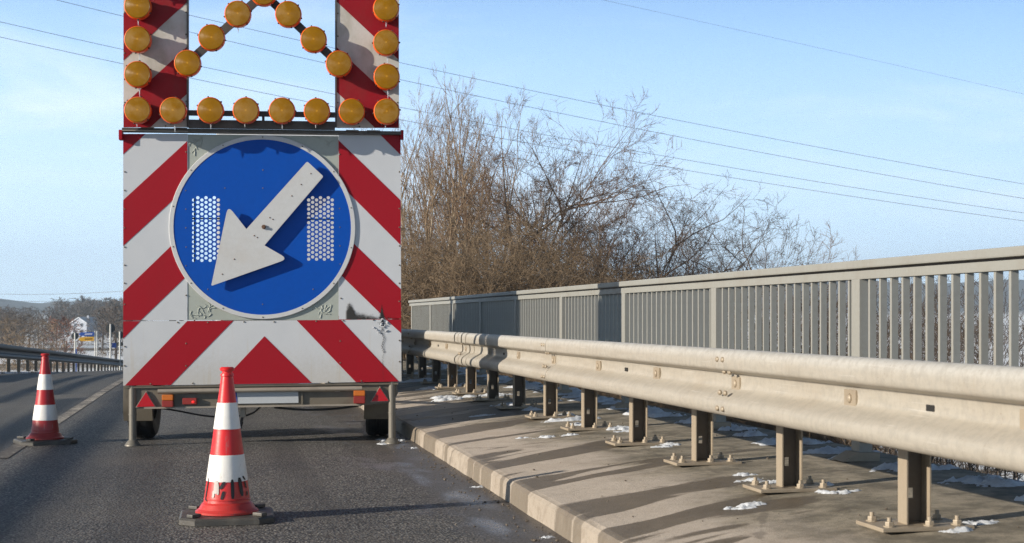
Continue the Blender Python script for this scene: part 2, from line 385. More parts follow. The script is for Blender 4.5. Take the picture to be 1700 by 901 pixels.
def amber_fn(t, p):
    o = t.coord('Object'); x, y, z = t.sep(o)
    r = t.m('SQRT', t.m('ADD', t.m('MULTIPLY', x, x), t.m('MULTIPLY', z, z)))
    rd = t.n('ShaderNodeObjectInfo').outputs['Random']
    cv = t.n('ShaderNodeCombineXYZ'); t.put(cv.inputs[0], t.m('MULTIPLY', rd, 37.0)); t.put(cv.inputs[1], t.m('MULTIPLY', rd, 11.0))
    va = t.n('ShaderNodeVectorMath', operation='ADD'); t.put(va.inputs[0], o); t.put(va.inputs[1], cv.outputs[0])
    n = t.noise(va.outputs[0], 13, 5, 0.62); n2 = t.noise(va.outputs[0], 45, 3, 0.6)
    c = t.mix(n, (0.21, 0.088, 0.0), (0.37, 0.180, 0.0))
    c = t.mix(t.m('MULTIPLY', t.m('SUBTRACT', 1.0, t.step(r, 0.0, 0.055)), 0.35), c, (0.42, 0.19, 0.008))      # brighter middle painted for the reflector's shine
    c = t.mix(t.m('MULTIPLY', t.m('SUBTRACT', 1.0, t.step(r, 0.004, 0.011)), 0.6), c, (0.62, 0.30, 0.02))  # bulb hotspot painted at the centre
    film = t.m('MULTIPLY', t.step(t.m('ADD', n, t.m('MULTIPLY', t.m('SUBTRACT', rd, 0.6), 0.35)), 0.47, 0.66), t.m('ADD', 0.35, t.m('MULTIPLY', n2, 0.5)))
    c = t.mix(t.m('MULTIPLY', film, 0.28), c, (0.34, 0.25, 0.12))
    teeth = t.m('MULTIPLY', t.step(r, 0.084, 0.088), t.step(t.m('SINE', t.m('MULTIPLY', t.m('ARCTAN2', z, x), 60.0)), -0.2, 0.5))
    c = t.mix(t.m('MULTIPLY', teeth, 0.5), c, (0.10, 0.03, 0.001))
    t.put(p.inputs['Base Color'], c)
    ring = t.m('SINE', t.m('MULTIPLY', r, 1100.0))
    t.put(p.inputs['Normal'], t.bump(t.m('ADD', ring, t.m('MULTIPLY', n2, 2.0)), 0.35, 0.002))
    t.put(p.inputs['Roughness'], t.m('ADD', 0.32, t.m('MULTIPLY', film, 0.5)))
    p.inputs['Coat Weight'].default_value = 0.12; p.inputs['Coat Roughness'].default_value = 0.3
M_AMBER = mat('amber_lens', rough=0.35, spec=0.22, fn=amber_fn)
def rim_fn(t, p):
    p.inputs['Subsurface Weight'].default_value = 0.35; p.inputs['Subsurface Radius'].default_value = (0.03, 0.012, 0.004)
    p.inputs['Subsurface Scale'].default_value = 0.5
M_RIM = mat('orange_lamp_rim', (0.75, 0.10, 0.008), 0.3, fn=rim_fn)
M_HOUSING = mat('lamp_housing_orange_black', (0.05, 0.03, 0.02), 0.5)
def ice_fn(t, p):
    p.inputs['Transmission Weight'].default_value = 0.6; p.inputs['IOR'].default_value = 1.31
M_ICE = mat('ice', (0.85, 0.9, 0.95), 0.12, fn=ice_fn)
def snow_fn(t, p):
    o = t.coord(); n = t.noise(o, 30, 5, 0.7)
    t.put(p.inputs['Base Color'], t.mix(t.m('MULTIPLY', t.step(t.noise(o, 12, 5, 0.75), 0.5, 0.75), 0.6), t.mix(n, (0.42, 0.45, 0.49), (0.74, 0.77, 0.81)), (0.26, 0.235, 0.20)))
    t.put(p.inputs['Normal'], t.bump(n, 0.6, 0.01))
M_SNOW = mat('snow', rough=0.6, fn=snow_fn)

def cone_fn(c, dirt):
    def fn(t, p):
        o = t.coord(); n = t.noise(o, 7, 5, 0.65); f = t.noise(o, 60, 3, 0.7)
        z = t.sep(o)[2]
        cc = t.mix(t.m('MULTIPLY', t.step(n, 0.5, 0.72), 0.35), c, dirt)
        low_ = t.m('MULTIPLY', t.m('SUBTRACT', 1.0, t.step(t.m('ADD', z, t.m('MULTIPLY', t.m('SUBTRACT', f, 0.5), 0.25)), 0.03, 0.30)), 0.32)
        cc = t.mix(low_, cc, (0.15, 0.09, 0.07))
        scf = t.noise(t.vmap(o, (9, 9, 1.3), (0.5, 0.2, 0)), 4, 4, 0.7)
        cc = t.mix(t.m('MULTIPLY', t.step(scf, 0.62, 0.70), 0.4), cc, (0.25, 0.20, 0.18))
        t.put(p.inputs['Base Color'], cc); t.put(p.inputs['Roughness'], t.m('ADD', 0.25, t.m('MULTIPLY', n, 0.3)))
        t.put(p.inputs['Normal'], t.bump(n, 0.25, 0.01))
    return fn
M_CONERED = mat('cone_red', rough=0.35, fn=cone_fn((0.62, 0.014, 0.016), (0.36, 0.012, 0.014)))
M_CONEDARK = mat('faded_cone_red', rough=0.35, fn=cone_fn((0.40, 0.012, 0.016), (0.22, 0.010, 0.012)))
M_CONEWHITE = mat('cone_white_band', rough=0.4, fn=cone_fn((0.80, 0.79, 0.76), (0.58, 0.57, 0.55)))
M_CONEBASE = mat('cone_base_rubber', rough=0.8, fn=worn((0.060, 0.057, 0.052), 0.6, 9, (0.17, 0.155, 0.13), (1, 1, 1), 0.4))
M_PAINTBLACK = mat('black_paint_marks', (0.012, 0.012, 0.014), 0.5)
M_PAINTGREY = mat('grey_tape', (0.42, 0.38, 0.36), 0.5)

def bark(name, a, b):
    def fn(t, p):
        o = t.coord(); oi = t.n('ShaderNodeObjectInfo')
        n = t.noise(o, 3.0, 4, 0.7)
        t.put(p.inputs['Base Color'], t.mix(n, a, b))
    return mat(name, rough=0.85, fn=fn)
B_TAN = bark('tan_bark', (0.12, 0.082, 0.050), (0.36, 0.262, 0.168))
B_BROWN = bark('brown_bark', (0.062, 0.038, 0.025), (0.25, 0.155, 0.094))
B_DARK = bark('dark_bark', (0.032, 0.025, 0.020), (0.12, 0.088, 0.064))
B_STEM = bark('pale_stem_bark', (0.16, 0.125, 0.085), (0.46, 0.37, 0.26))
B_RUST = bark('russet_leaves', (0.10, 0.045, 0.028), (0.22, 0.10, 0.06))
B_BRAMBLE = bark('bramble_twig', (0.085, 0.060, 0.037), (0.28, 0.20, 0.122))
B_FAR = bark('far_wood_twig', (0.040, 0.029, 0.021), (0.115, 0.083, 0.058))

def terrain_fn(t, p):
    o = t.coord(); x, y, z = t.sep(o)
    n = t.noise(o, 0.35, 6, 0.65); f = t.noise(o, 2.6, 6, 0.75); far = t.noise(t.vmap(o, (0.010, 0.024, 0.01)), 1.0, 4, 0.6)
    litter = t.mix(f, (0.05, 0.036, 0.02), (0.21, 0.155, 0.085))
    snow = t.mix(f, (0.66, 0.70, 0.74), (0.84, 0.86, 0.88))
    near = t.step(t.m('ADD', t.m('MULTIPLY', n, 0.6), t.m('MULTIPLY', f, 0.55)), 0.52, 0.60)
    farm = t.step(t.m('ADD', far, t.m('MULTIPLY', n, 0.15)), 0.42, 0.50)
    k = t.step(y, 75.0, 140.0)
    near = t.m('MULTIPLY', near, t.m('SUBTRACT', 1.0, t.m('MULTIPLY', t.m('SUBTRACT', 1.0, t.step(x, -30.0, -5.0)), 0.75)))
    mask = t.m('ADD', t.m('MULTIPLY', near, t.m('SUBTRACT', 1.0, k)), t.m('MULTIPLY', farm, k))
    # slopes of the far wooded hills carry no open snow
    hill = t.step(z, 0.5, 9.0)
    c = t.mix(mask, litter, snow)
    c = t.mix(t.m('MULTIPLY', hill, 0.92), c, t.mix(t.noise(o, 0.02, 5, 0.7), (0.020, 0.024, 0.028), (0.055, 0.058, 0.06)))
    t.put(p.inputs['Base Color'], c)
    t.put(p.inputs['Normal'], t.bump(f, 0.5, 0.1))
M_TERR = mat('snowy_terrain', rough=0.85, fn=terrain_fn)

# ------------------------------------------------------------------ ground, road, pavement
def smooth(a, b, v):
    v = min(1, max(0, (v - a) / (b - a))); return v * v * (3 - 2 * v)
def hills(X, Y):
    d = math.hypot(X, Y); z = 0.0
    if d > 1100 and Y > -500:
        q = Vector((X * 0.0011, Y * 0.0011, 3.1))
        z = (24 + 12 * mnoise.noise(q * 1.7) + 13 * mnoise.noise(Vector((X * 0.010, Y * 0.002, 5))) + 2.5 * mnoise.noise(q * 11) + 6 * mnoise.noise(q * 3.1) + smooth(100, 900, X) * 30) * smooth(1150, 1900, d)
    return max(z, 0.0)
def terr(X, Y):
    Yc = max(Y, -40); p = prof(Yc); low = -6.6 + 0.25 * mnoise.noise(Vector((X * 0.03, Y * 0.03, 0)))
    bumpy = 0.10 * mnoise.noise(Vector((X * 0.45, Y * 0.45, 7)))
    if X < -5.05:
        z = p - 0.04 + (bumpy * 0.5 if X < -5.5 else 0) - max(0, (-7.5 - X)) * 0.10
        z = max(z, low)
    elif X <= 3.62:
        if Y < 25.6: z = -0.75 if X < 1.7 else -1.3
        else: z = p - (0.35 if X < 1.62 else 0.02) + (bumpy * 0.4 if X > 2.2 else 0)
        if X < 1.55: z = p - 0.45
    else:
        edge = 3.8 + smooth(25.6, 55, Y) * 3.0
        drop = 1.15 * (1 - smooth(23.5, 27.0, Y))
        z = p - 0.05 - drop - max(0.0, X - edge) * 0.30 + bumpy
        z = max(z, low)
    return z + hills(X, Y)
xs = [-5.7, -5.35, -5.06, -5.04, -3, -1, 1.54, 1.56, 1.6, 1.64, 1.72, 2.3, 3.0, 3.61, 3.63, 4.0, 4.4, 4.9]
x = 5.5; st = 0.7
while x < 2600: xs.append(x); x += st; st *= 1.085
x = -6.3; st = 0.7
while x > -2600: xs.append(x); x -= st; st *= 1.085
xs = sorted(xs)
ys = [25.58, 25.62, 23.5, 27]
y = 0.0; st = 0.9
while y < 2900: ys.append(y); y += st; st *= 1.045
y = -1.5; st = 2.0
while y > -650: ys.append(y); y -= st; st *= 1.4
ys = sorted(ys)
tm = MB(); nx = len(xs)
vs = [(a, b, terr(a, b)) for b in ys for a in xs]
fs = [(j * nx + i, j * nx + i + 1, (j + 1) * nx + i + 1, (j + 1) * nx + i) for j in range(len(ys) - 1) for i in range(nx - 1)]
tm.add(vs, fs, 0, True)
tag(tm.build('terrain', M_TERR), kind='structure')

rm = MB(); ry = [-12 + 1.0 * i for i in range(70)] + [58 + 4 * i for i in range(60)]
rx = [-5.05, -1.6, 1.56]
cross = [-0.085, 0.0, 0.0]
vs = [(a, b, prof(b) + c) for b in ry for a, c in zip(rx, cross)]
rm.add(vs, [(j * 3 + i, j * 3 + i + 1, j * 3 + i + 4, j * 3 + i + 3) for j in range(len(ry) - 1) for i in range(2)], 0, True)
tag(rm.build('road', M_ASPHALT), kind='structure')
lm = MB()
yy = [10.6 + 0.5 * i for i in range(140)]
vs = [(a, b, prof(b) + 0.004) for b in yy for a in (-1.575, -1.46)]
lm.add(vs, [(2 * j, 2 * j + 1, 2 * j + 3, 2 * j + 2) for j in range(len(yy) - 1)], 0)
tag(lm.build('lane_line', M_LINE), kind='structure')
em = MB(); yy = [-8 + 1.0 * i for i in range(150)]
vs = [(a, b, prof(b) - 0.081 + dz_) for b in yy for a, dz_ in ((-5.0, 0.0), (-4.86, 0.004))]
em.add(vs, [(2 * j, 2 * j + 1, 2 * j + 3, 2 * j + 2) for j in range(len(yy) - 1)], 0)
tag(em.build('edge_line', M_LINE), kind='structure')

# raised concrete pavement on the bridge, with its kerb arris
pm = MB(); rr_ = random.Random(3)
ylist = [-6 + 0.06 * i for i in range(int(31.6 / 0.06))]
pr = [(1.54, -0.3), (1.541, 0.0), (1.547, 0.095), (1.562, 0.113), (1.592, 0.120), (2.0, 0.160), (2.45, 0.196), (2.6, 0.206), (3.41, 0.231), (3.68, 0.236), (3.68, -1.2), (3.3, -1.2)]
vs = []
for yv in ylist:
    jx = 0.006 * mnoise.noise(Vector((yv * 2.2, 0, 0))) + 0.004 * mnoise.noise(Vector((yv * 9, 1, 0)))
    chip = max(0.0, mnoise.noise(Vector((yv * 5.1, 4, 2))) - 0.25) * 0.022
    for k, (a, c) in enumerate(pr):
        dx = jx if k < 5 else 0; dz_ = 0
        if k in (2, 3): dx += chip; dz_ = -chip * 0.5
        vs.append((a + dx, yv, c + dz_))
n_ = len(pr)
pm.add(vs, [(j * n_ + i, j * n_ + i + 1, (j + 1) * n_ + i + 1, (j + 1) * n_ + i) for j in range(len(ylist) - 1) for i in range(n_ - 1)], 0, False)
pm.add(vs[-n_:], [tuple(range(n_))], 0)
tag(pm.build('pavement', M_CONC, recalc=True), kind='structure')

# ------------------------------------------------------------------ guardrail
def spline(pts, k=4):
    out = []; P = [Vector(p) for p in pts]
    for i in range(len(P) - 1):
        p0, p1, p2, p3 = P[max(i - 1, 0)], P[i], P[i + 1], P[min(i + 2, len(P) - 1)]
        for j in range(k):
            t = j / k
            out.append(0.5 * ((2 * p1) + (p2 - p0) * t + (2 * p0 - 5 * p1 + 4 * p2 - p3) * t * t + (3 * p1 - p0 - 3 * p2 + p3) * t ** 3))
    out.append(P[-1]); return out
WP = [(.060, .306), (.034, .311), (.010, .298), (0, .275), (-.001, .236), (.008, .214), (.060, .201), (.076, .192), (.081, .168), (.081, .140), (.072, .122),
      (.030, .095), (.006, .072), (0, .050), (.003, .026), (.018, .007), (.045, -.002), (.062, .004)]
WPS = spline([(a, b, 0) for a, b in WP], 3)
BX, BZ0, BSC = 2.253, 0.549, 0.99
def wbeam(mb, ya, yb, x0, zf, zscale, step=0.5, off=0.0, m=0):
    n = max(1, int(math.ceil((yb - ya) / step))); loop = [(p.x - off, p.y * zscale) for p in WPS] + [(p.x - off + 0.0045, p.y * zscale) for p in reversed(WPS)]
    k = len(loop); vs = []
    for i in range(n + 1):
        yv = ya + (yb - ya) * i / n; z = zf(yv)
        for a, b in loop: vs.append((x0 + a, yv, z + b))
    mb.add(vs, [(i * k + j, (i + 1) * k + j, (i + 1) * k + (j + 1) % k, i * k + (j + 1) % k) for i in range(n) for j in range(k)], m, True)
    mb.add(vs[:k], [(j, k - 1 - j, k - 2 - j, j + 1) for j in range(k // 2 - 1)], m); mb.add(vs[-k:], [(j, j + 1, k - 2 - j, k - 1 - j) for j in range(k // 2 - 1)], m)

def link(name, me, parent, loc=(0, 0, 0)):
    o = bpy.data.objects.new(name, me); COL.objects.link(o); o.parent = parent; o.location = loc; return o
me_sb = MB().ico((0, 0, 0), 0.010, 0.018, 0.013, 2).mesh('splice_bolt', M_POST)
PX, PY0, PSP, ZS = 2.585, 4.97, 1.205, 0.207
guard = empty('guardrail', (0, 0, 0))
tag(guard, 'long dusty beige steel guardrail on bolted posts beside the concrete kerb', 'guardrail')
joints = [PY0 - 2 * PSP - 0.07 + 3 * PSP * i for i in range(-1, 10)]
for i in range(len(joints) - 1):
    b = MB(); ya, yb = joints[i], joints[i + 1] + 0.14
    wbeam(b, ya, yb, BX, lambda q: BZ0, BSC, 0.6, 0.004 * (i % 2) + 0.0005 * i, 0)
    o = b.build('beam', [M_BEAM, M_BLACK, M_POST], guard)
    for s in (0.035, 0.105):
        for zz in (0.262, 0.205, 0.108, 0.035):
            yv = joints[i] + s
            xo = {0.262: -0.006, 0.205: 0.028, 0.108: 0.006, 0.035: -0.006}[zz]
            link('splice_bolt', me_sb, o, (BX + xo, yv, BZ0 + zz * BSC))
    for q in range(3):
        yv = joints[i] + 0.07 + q * PSP
        wm = MB()
        M0 = Matrix.Translation((BX + 0.076, yv, BZ0 + 0.150 * BSC))
        wm.box(-0.008, 0.004, -0.05, 0.05, -0.032, 0.032, 0, M0, 0.003)
        wm.ico((BX + 0.066, yv, BZ0 + 0.150 * BSC), 0.009, 0.018, 0.018, 2)
        wm.build('washer_plate', M_POST, o)
        if q != 1: continue
        sm_ = MB(); M0 = Matrix.Translation((BX + 0.0795, yv + 0.5 * PSP, BZ0 + 0.150 * BSC))
        sm_.box(-0.005, 0.003, -0.028, 0.028, -0.011, 0.011, 0, M0, 0.002); sm_.build('slot', M_BLACK, o)
# the sleeve over the expansion joint
YE = yfor(762, BX)
for k_, (a, b) in enumerate(((-0.42, -0.24), (-0.20, -0.05), (0.0, 0.16), (0.2, 0.52))):
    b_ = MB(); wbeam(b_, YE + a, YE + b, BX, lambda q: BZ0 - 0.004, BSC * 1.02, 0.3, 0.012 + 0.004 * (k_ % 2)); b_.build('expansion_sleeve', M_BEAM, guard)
    if k_ < 3:
        g_ = MB(); wbeam(g_, YE + b, YE + b + 0.022, BX, lambda q: BZ0 - 0.003, BSC * 1.018, 0.3, 0.009); g_.build('joint_gap', M_BLACK, guard)

def post_mesh():
    b = MB(); zt = 0.62
    w2, d2, th = 0.050, 0.036, 0.006      # channel open towards the traffic
    b.box(-w2, -w2 + th, -d2, d2, 0.012, zt); b.box(w2 - th, w2, -d2, d2, 0.012, zt)
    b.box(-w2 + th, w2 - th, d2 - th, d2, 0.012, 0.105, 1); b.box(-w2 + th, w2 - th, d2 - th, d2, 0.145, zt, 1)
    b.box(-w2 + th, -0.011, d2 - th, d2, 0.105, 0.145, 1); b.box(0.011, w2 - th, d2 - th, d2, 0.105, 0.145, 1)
    return b
def plate_mesh():
    b = MB(); b.box(-0.185, 0.185, -0.115, 0.115, 0.0, 0.015, 0, None, 0.003); return b
def bolt_mesh():
    b = MB(); b.lathe([(0.0, 0.050), (0.009, 0.050), (0.009, 0.038), (0.009, 0.034)], 10)
    b.lathe([(0.0, 0.034), (0.0165, 0.034), (0.0175, 0.031), (0.0175, 0.015)], 6, smooth=False)
    b.lathe([(0.0, 0.019), (0.023, 0.019), (0.023, 0.015)], 12, smooth=False); return b
def spacer_mesh():
    b = MB()          # bent strip that holds the beam off the post
    x0 = BX + 0.085 - PX; x1 = -0.050
    for zc in (0.44, 0.60):
        pass
    outl = [(x1, 0.58), (x1 - 0.05, 0.61), (x0 + 0.06, 0.61), (x0, 0.57), (x0, 0.42), (x0 + 0.06, 0.39), (x1 - 0.05, 0.39), (x1, 0.42)]
    inn = [(a + (0.007 if a < -0.2 else -0.007) * 1, zz + (0.007 if zz < 0.54 else -0.007)) for a, zz in outl]
    vs = []
    for yv in (-0.045, 0.045):
        vs += [(a, yv, zz) for a, zz in outl]; vs += [(a, yv, zz) for a, zz in inn]
    n = len(outl)
    for i in range(n):
        j = (i + 1) % n
        b.add(vs, [(i, j, n + j, n + i), (2 * n + i, 3 * n + i, 3 * n + j, 2 * n + j), (i, 2 * n + i, 2 * n + j, j), (n + i, n + j, 3 * n + j, 3 * n + i)], 0)
    return b
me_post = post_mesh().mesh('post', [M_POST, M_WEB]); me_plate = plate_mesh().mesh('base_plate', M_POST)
me_bolt = bolt_mesh().mesh('anchor_bolt', M_POST); me_sp = spacer_mesh().mesh('spacer', M_POST)
def link(name, me, parent, loc=(0, 0, 0)):
    o = bpy.data.objects.new(name, me); COL.objects.link(o); o.parent = parent; o.location = loc; return o
for k in range(-2, 20):
    yv = PY0 + k * PSP
    if yv > 27: break
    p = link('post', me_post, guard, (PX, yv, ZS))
    link('base_plate', me_plate, p); link('spacer', me_sp, p)
    for (a, b) in ((-0.14, -0.075), (0.02, -0.08), (0.135, -0.075), (-0.135, 0.08), (0.135, 0.08)):
        link('anchor_bolt', me_bolt, p, (a, b, 0))
strap = MB(); strap.box(PX + 0.053, PX + 0.059, 2.0, 27.0, 0.62, 0.69); strap.build('rear_strap', M_POST, guard)

# ------------------------------------------------------------------ bridge railing
RX, RY0, RSP = 3.41, 7.15, 2.25
rail = empty('bridge_railing', (RX, 0, 0.232))
tag(rail, 'grey steel bridge railing with upright flat bars behind the guardrail', 'railing')
YA, YB = RY0 - 2 * RSP, RY0 + 8 * RSP + 0.35
h = MB(); h.box(-0.05, 0.05, YA, YB, 1.032, 1.076, 0, None, 0.008); h.build('handrail', M_RAIL, rail)
h = MB(); h.box(-0.03, 0.03, YA, YB, 0.974, 1.020, 0, None, 0.004); h.build('upper_bar', M_RAIL, rail)
h = MB(); h.box(-0.012, 0.03, YA, YB, 1.0203, 1.0317); h.build('rail_web', M_DARKMETAL, rail)
h = MB(); h.box(-0.03, 0.03, YA, YB, 0.10, 0.145, 0, None, 0.004); h.build('lower_bar', M_RAIL, rail)
pb = MB(); pb.box(-0.038, 0.038, -0.05, 0.05, 0.0, 0.974, 0, None, 0.004); me_rp = pb.mesh('post', M_RAIL)
fb = MB(); fb.prism([(-0.15, 0), (0.06, 0), (0.06, 0.045), (-0.06, 0.045)], -0.09, 0.07); me_ft = fb.mesh('footing', M_BLOCK)
me_bar = MB().box(-0.018, 0.018, -0.010, 0.010, 0.1455, 0.9735).mesh('baluster', M_RAIL)
bars = []
for k in range(-2, 9):
    yv = RY0 + k * RSP
    p = link('post', me_rp, rail, (0, yv, 0)); link('footing', me_ft, p)
    if k < 8:
        for i in range(1, 18): bars.append(yv + RSP * i / 18)
bars.sort()
near = [b for b in bars if b > 5.9][:100]
for b in near: link('baluster', me_bar, rail, (0, b, 0))
rest = MB()
for b in bars:
    if b not in near: rest.box(-0.018, 0.018, b - 0.010, b + 0.010, 0.1455, 0.9735)
tag(rest.build('balusters', M_RAIL, rail), kind='stuff')

# ------------------------------------------------------------------ left guardrail
LX = -5.58
lg = empty('guardrail', (0, 0, 0))
tag(lg, 'weathered grey guardrail, darkened for shade, along the far left edge of the road', 'guardrail')
lz = lambda q: prof(q) + 0.32
for i in range(12):
    b = MB(); ya = 24 + 10 * i
    n = 20; 
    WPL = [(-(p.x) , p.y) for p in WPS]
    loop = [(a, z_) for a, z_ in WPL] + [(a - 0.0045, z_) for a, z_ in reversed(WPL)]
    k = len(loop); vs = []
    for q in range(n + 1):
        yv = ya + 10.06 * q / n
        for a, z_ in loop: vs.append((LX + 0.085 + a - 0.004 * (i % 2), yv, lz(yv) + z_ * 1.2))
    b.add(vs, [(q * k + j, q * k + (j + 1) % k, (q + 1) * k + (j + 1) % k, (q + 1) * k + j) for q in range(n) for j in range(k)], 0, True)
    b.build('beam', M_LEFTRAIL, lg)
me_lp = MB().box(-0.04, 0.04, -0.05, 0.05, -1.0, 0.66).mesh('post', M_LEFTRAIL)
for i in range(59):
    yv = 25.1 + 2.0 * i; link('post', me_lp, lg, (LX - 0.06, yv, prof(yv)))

# ------------------------------------------------------------------ warning trailer
P0 = Vector((-3.023, 11.05)); P1 = Vector((-0.878, 11.27))      # panel ends in camera coordinates (right, depth)
def cam2w(c): return Vector((c[0] * CT + c[1] * ST, -c[0] * ST + c[1] * CT, 0))
TW = (P1 - P0).length; tdir = (P1 - P0).normalized(); tn = Vector((-tdir.y, tdir.x))
mid = (P0 + P1) / 2; wmid = cam2w(mid); wd = cam2w(P1) - cam2w(P0)
tr = empty('warning_trailer', (wmid.x, wmid.y, 0), math.atan2(wd.y, wd.x))
tag(tr, 'red and white striped roadworks trailer with amber lamps and blue arrow sign', 'trailer')
def PP(px, py, off=0.0):
    """panel coordinates (x, z) of a photo pixel on the panel plane moved by off (towards +y, away from the viewer)"""
    r = Vector(((px - 850) / F, 1.0)); o = mid + tn * off
    zc = o.dot(tn) / r.dot(tn)
    q = r * zc - o
    return (q.dot(tdir), CAMH - (py - 527) / F * zc)
def poly(pts, off=0.0): return [PP(a, b, off) for a, b in pts]

# side strips, upper half
T = 0.0025
def panel(name, outline, reds, white=M_WHITE, red=M_RED, off=0.0, par=tr, th=0.018, rivets=()):
    b = MB(); b.prism(poly(outline, off), off, off + th, 0)
    for k, rp in enumerate(reds): b.prism(poly(rp, off), off - T, off + 0.004, 1, None, 1)
    for (a, c) in rivets:
        q = PP(a, c, off); b.ico((q[0], off - T - 0.001, q[1]), 0.007, 0.004, 0.007, 1, 0, 2)
    return b.build(name, [white, red, M_CHASSIS], par)
panel('striped_panel', [(204.5, 222), (311, 222), (311, 531.5), (204.5, 531.5)],
      [[(204.5, 222), (241.5, 222), (204.5, 256)], [(204.5, 332), (311, 234), (311, 310), (204.5, 408)],
       [(204.5, 485), (311, 382), (311, 457), (233.7, 531.5), (204.5, 531.5)]],
      rivets=[(207, 285), (207, 316), (207, 347), (207, 378), (207, 410), (207, 440), (207, 470), (207, 505), (309, 252), (309, 490)])
panel('striped_panel', [(562.5, 222), (665, 222), (666, 528.5), (562.5, 530)],
      [[(629.7, 222), (665, 222), (665, 257)], [(562.5, 233), (665, 332.5), (665, 406.5), (562.5, 304)],
       [(562.5, 380), (665.5, 480), (666, 528.5), (640.5, 529), (562.5, 453)]],
      rivets=[(663, 285), (663, 346), (663, 377), (663, 408), (663, 440), (663, 470), (663, 500), (564, 256), (566, 495)])
low_panel = panel('lower_panel', [(204.5, 533), (438, 531.8), (666, 530), (666.5, 633), (438, 637), (204.5, 640)],
      [[(204.5, 533), (233, 533), (204.5, 562)], [(207.5, 639.8), (311, 532.6), (387.5, 532.2), (283.5, 639)],
       [(439, 558), (364, 638), (517.5, 635.6)], [(492.5, 531.5), (566, 530.8), (662, 633), (591, 634.3)],
       [(641, 530.2), (666, 530), (666, 553)]], th=0.03,
      rivets=[(207, 575), (207, 607), (250, 637), (320, 636), (295, 535), (345, 535), (405, 534), (455, 534), (525, 533), (570, 532), (620, 531), (545, 634), (600, 632), (663, 565), (663, 600), (309, 570), (309, 607), (565, 566), (565, 602)])
# soot scrape and the dent with its crack, on the right corner
def soot(name, outline, off, alpha_noise):
    pass
sb = MB(); r5 = random.Random(11)
def scatter_blob(mb, n, fn, off, rad):
    for _ in range(n):
        a, c, s = fn(); q = PP(a, c, 0); k = r5.randint(5, 8); a0 = r5.uniform(0, 6.28)
        pts = []
        for i in range(k):
            t = a0 + 2 * math.pi * i / k; rr2 = s * r5.uniform(0.45, 1.2)
            pts.append((q[0] + rr2 * math.cos(t), off - 0.00004 * _ , q[1] + rr2 * 0.9 * math.sin(t)))
        mb.add([pts[i] for i in range(k)][::1], [tuple(range(k))], 0)
def f1():
    a = r5.betavariate(1.1, 1.5) * 62; top = 24 * math.exp(-((a - 5) / 13) ** 2) + 8 * math.exp(-((a - 25) / 18) ** 2) + 3
    return 574 + a, 529.5 - r5.random() ** 1.3 * top, 0.0125 if r5.random() < .6 else .006
scatter_blob(sb, 40, lambda: (634 + r5.gauss(0, 1.6), 529 - abs(r5.gauss(0, 5)), 0.004), -0.0035, 1)
scatter_blob(sb, 38, lambda: (634.5 + r5.gauss(0, 2.2), 531 + abs(r5.gauss(0, 8)), 0.004), -0.0035, 1)
for i in range(75):
    c = 533 + i * 1.32; a = 635 + 2.2 * math.sin(i * 0.35) * (1 - i / 80) + (i / 75) * 1.5
    scatter_blob(sb, 1, lambda: (a + r5.uniform(-1, 1), c, 0.0045 if i < 40 else 0.0028), -0.0035, 1)
    if i < 40: scatter_blob(sb, 1, lambda: (a + 3.2 + r5.uniform(-1, 1), c, 0.003), -0.0035, 1)
sb.build('crack', M_PAINTBLACK, low_panel)
SO = PP(574, 530, 0); SE = PP(667, 490, 0)
def soot_fn(t, p):
    o = t.coord(); x, y, z = t.sep(o)
    u = t.m('SUBTRACT', x, SO[0]); v = t.m('SUBTRACT', z, SO[1])
    def gs(c, w_, a):
        d = t.m('DIVIDE', t.m('SUBTRACT', u, c), w_); return t.m('MULTIPLY', t.m('POWER', 2.718, t.m('MULTIPLY', t.m('MULTIPLY', d, d), -1.0)), a)
    top = t.m('ADD', gs(0.030, 0.042, 0.105), t.m('ADD', gs(0.13, 0.11, 0.036), t.m('ADD', gs(0.285, 0.012, 0.10), gs(0.34, 0.09, 0.012))))
    n = t.m('ADD', t.m('MULTIPLY', t.m('SUBTRACT', t.noise(o, 26, 6, 0.7), 0.5), 0.10), t.m('MULTIPLY', t.m('SUBTRACT', t.noise(t.vmap(o, (60, 1, 6)), 2, 3), 0.5), 0.03))
    e = t.step(u, -0.006, 0.012)
    k = t.m('MULTIPLY', t.m('MULTIPLY', t.step(t.m('SUBTRACT', t.m('ADD', top, n), v), -0.02, 0.035), e), t.step(top, 0.004, 0.02))
    p.inputs['Base Color'].default_value = (0.02, 0.02, 0.02, 1); t.put(p.inputs['Alpha'], t.m('MULTIPLY', k, 0.93))
M_SOOT = mat('soot', rough=0.8, fn=soot_fn)
sb = MB(); sb.add([(SO[0] - .02, -0.0032, SO[1] + .001), (SE[0] - .01, -0.0032, SO[1] + .001), (SE[0] - .01, -0.0032, SE[1]), (SO[0] - .02, -0.0032, SE[1])], [(0, 1, 2, 3)])
sb.build('soot_mark', M_SOOT, low_panel)
for i in range(12):
    a = 634 + r5.gauss(0, 7); c = 541 + r5.gauss(0, 6); pts = []
    for j in range(4):
        q = PP(a, c, 0); pts.append((q[0], -0.005 - 0.003 * (j % 2), q[1])); a += r5.uniform(-3, 3); c += r5.uniform(-2.5, 2.5)
    cr = MB(); cr.tube(pts, [0.002, 0.006, 0.005, 0.001], 6); cr.build('dent_crease', M_WHITE, low_panel)

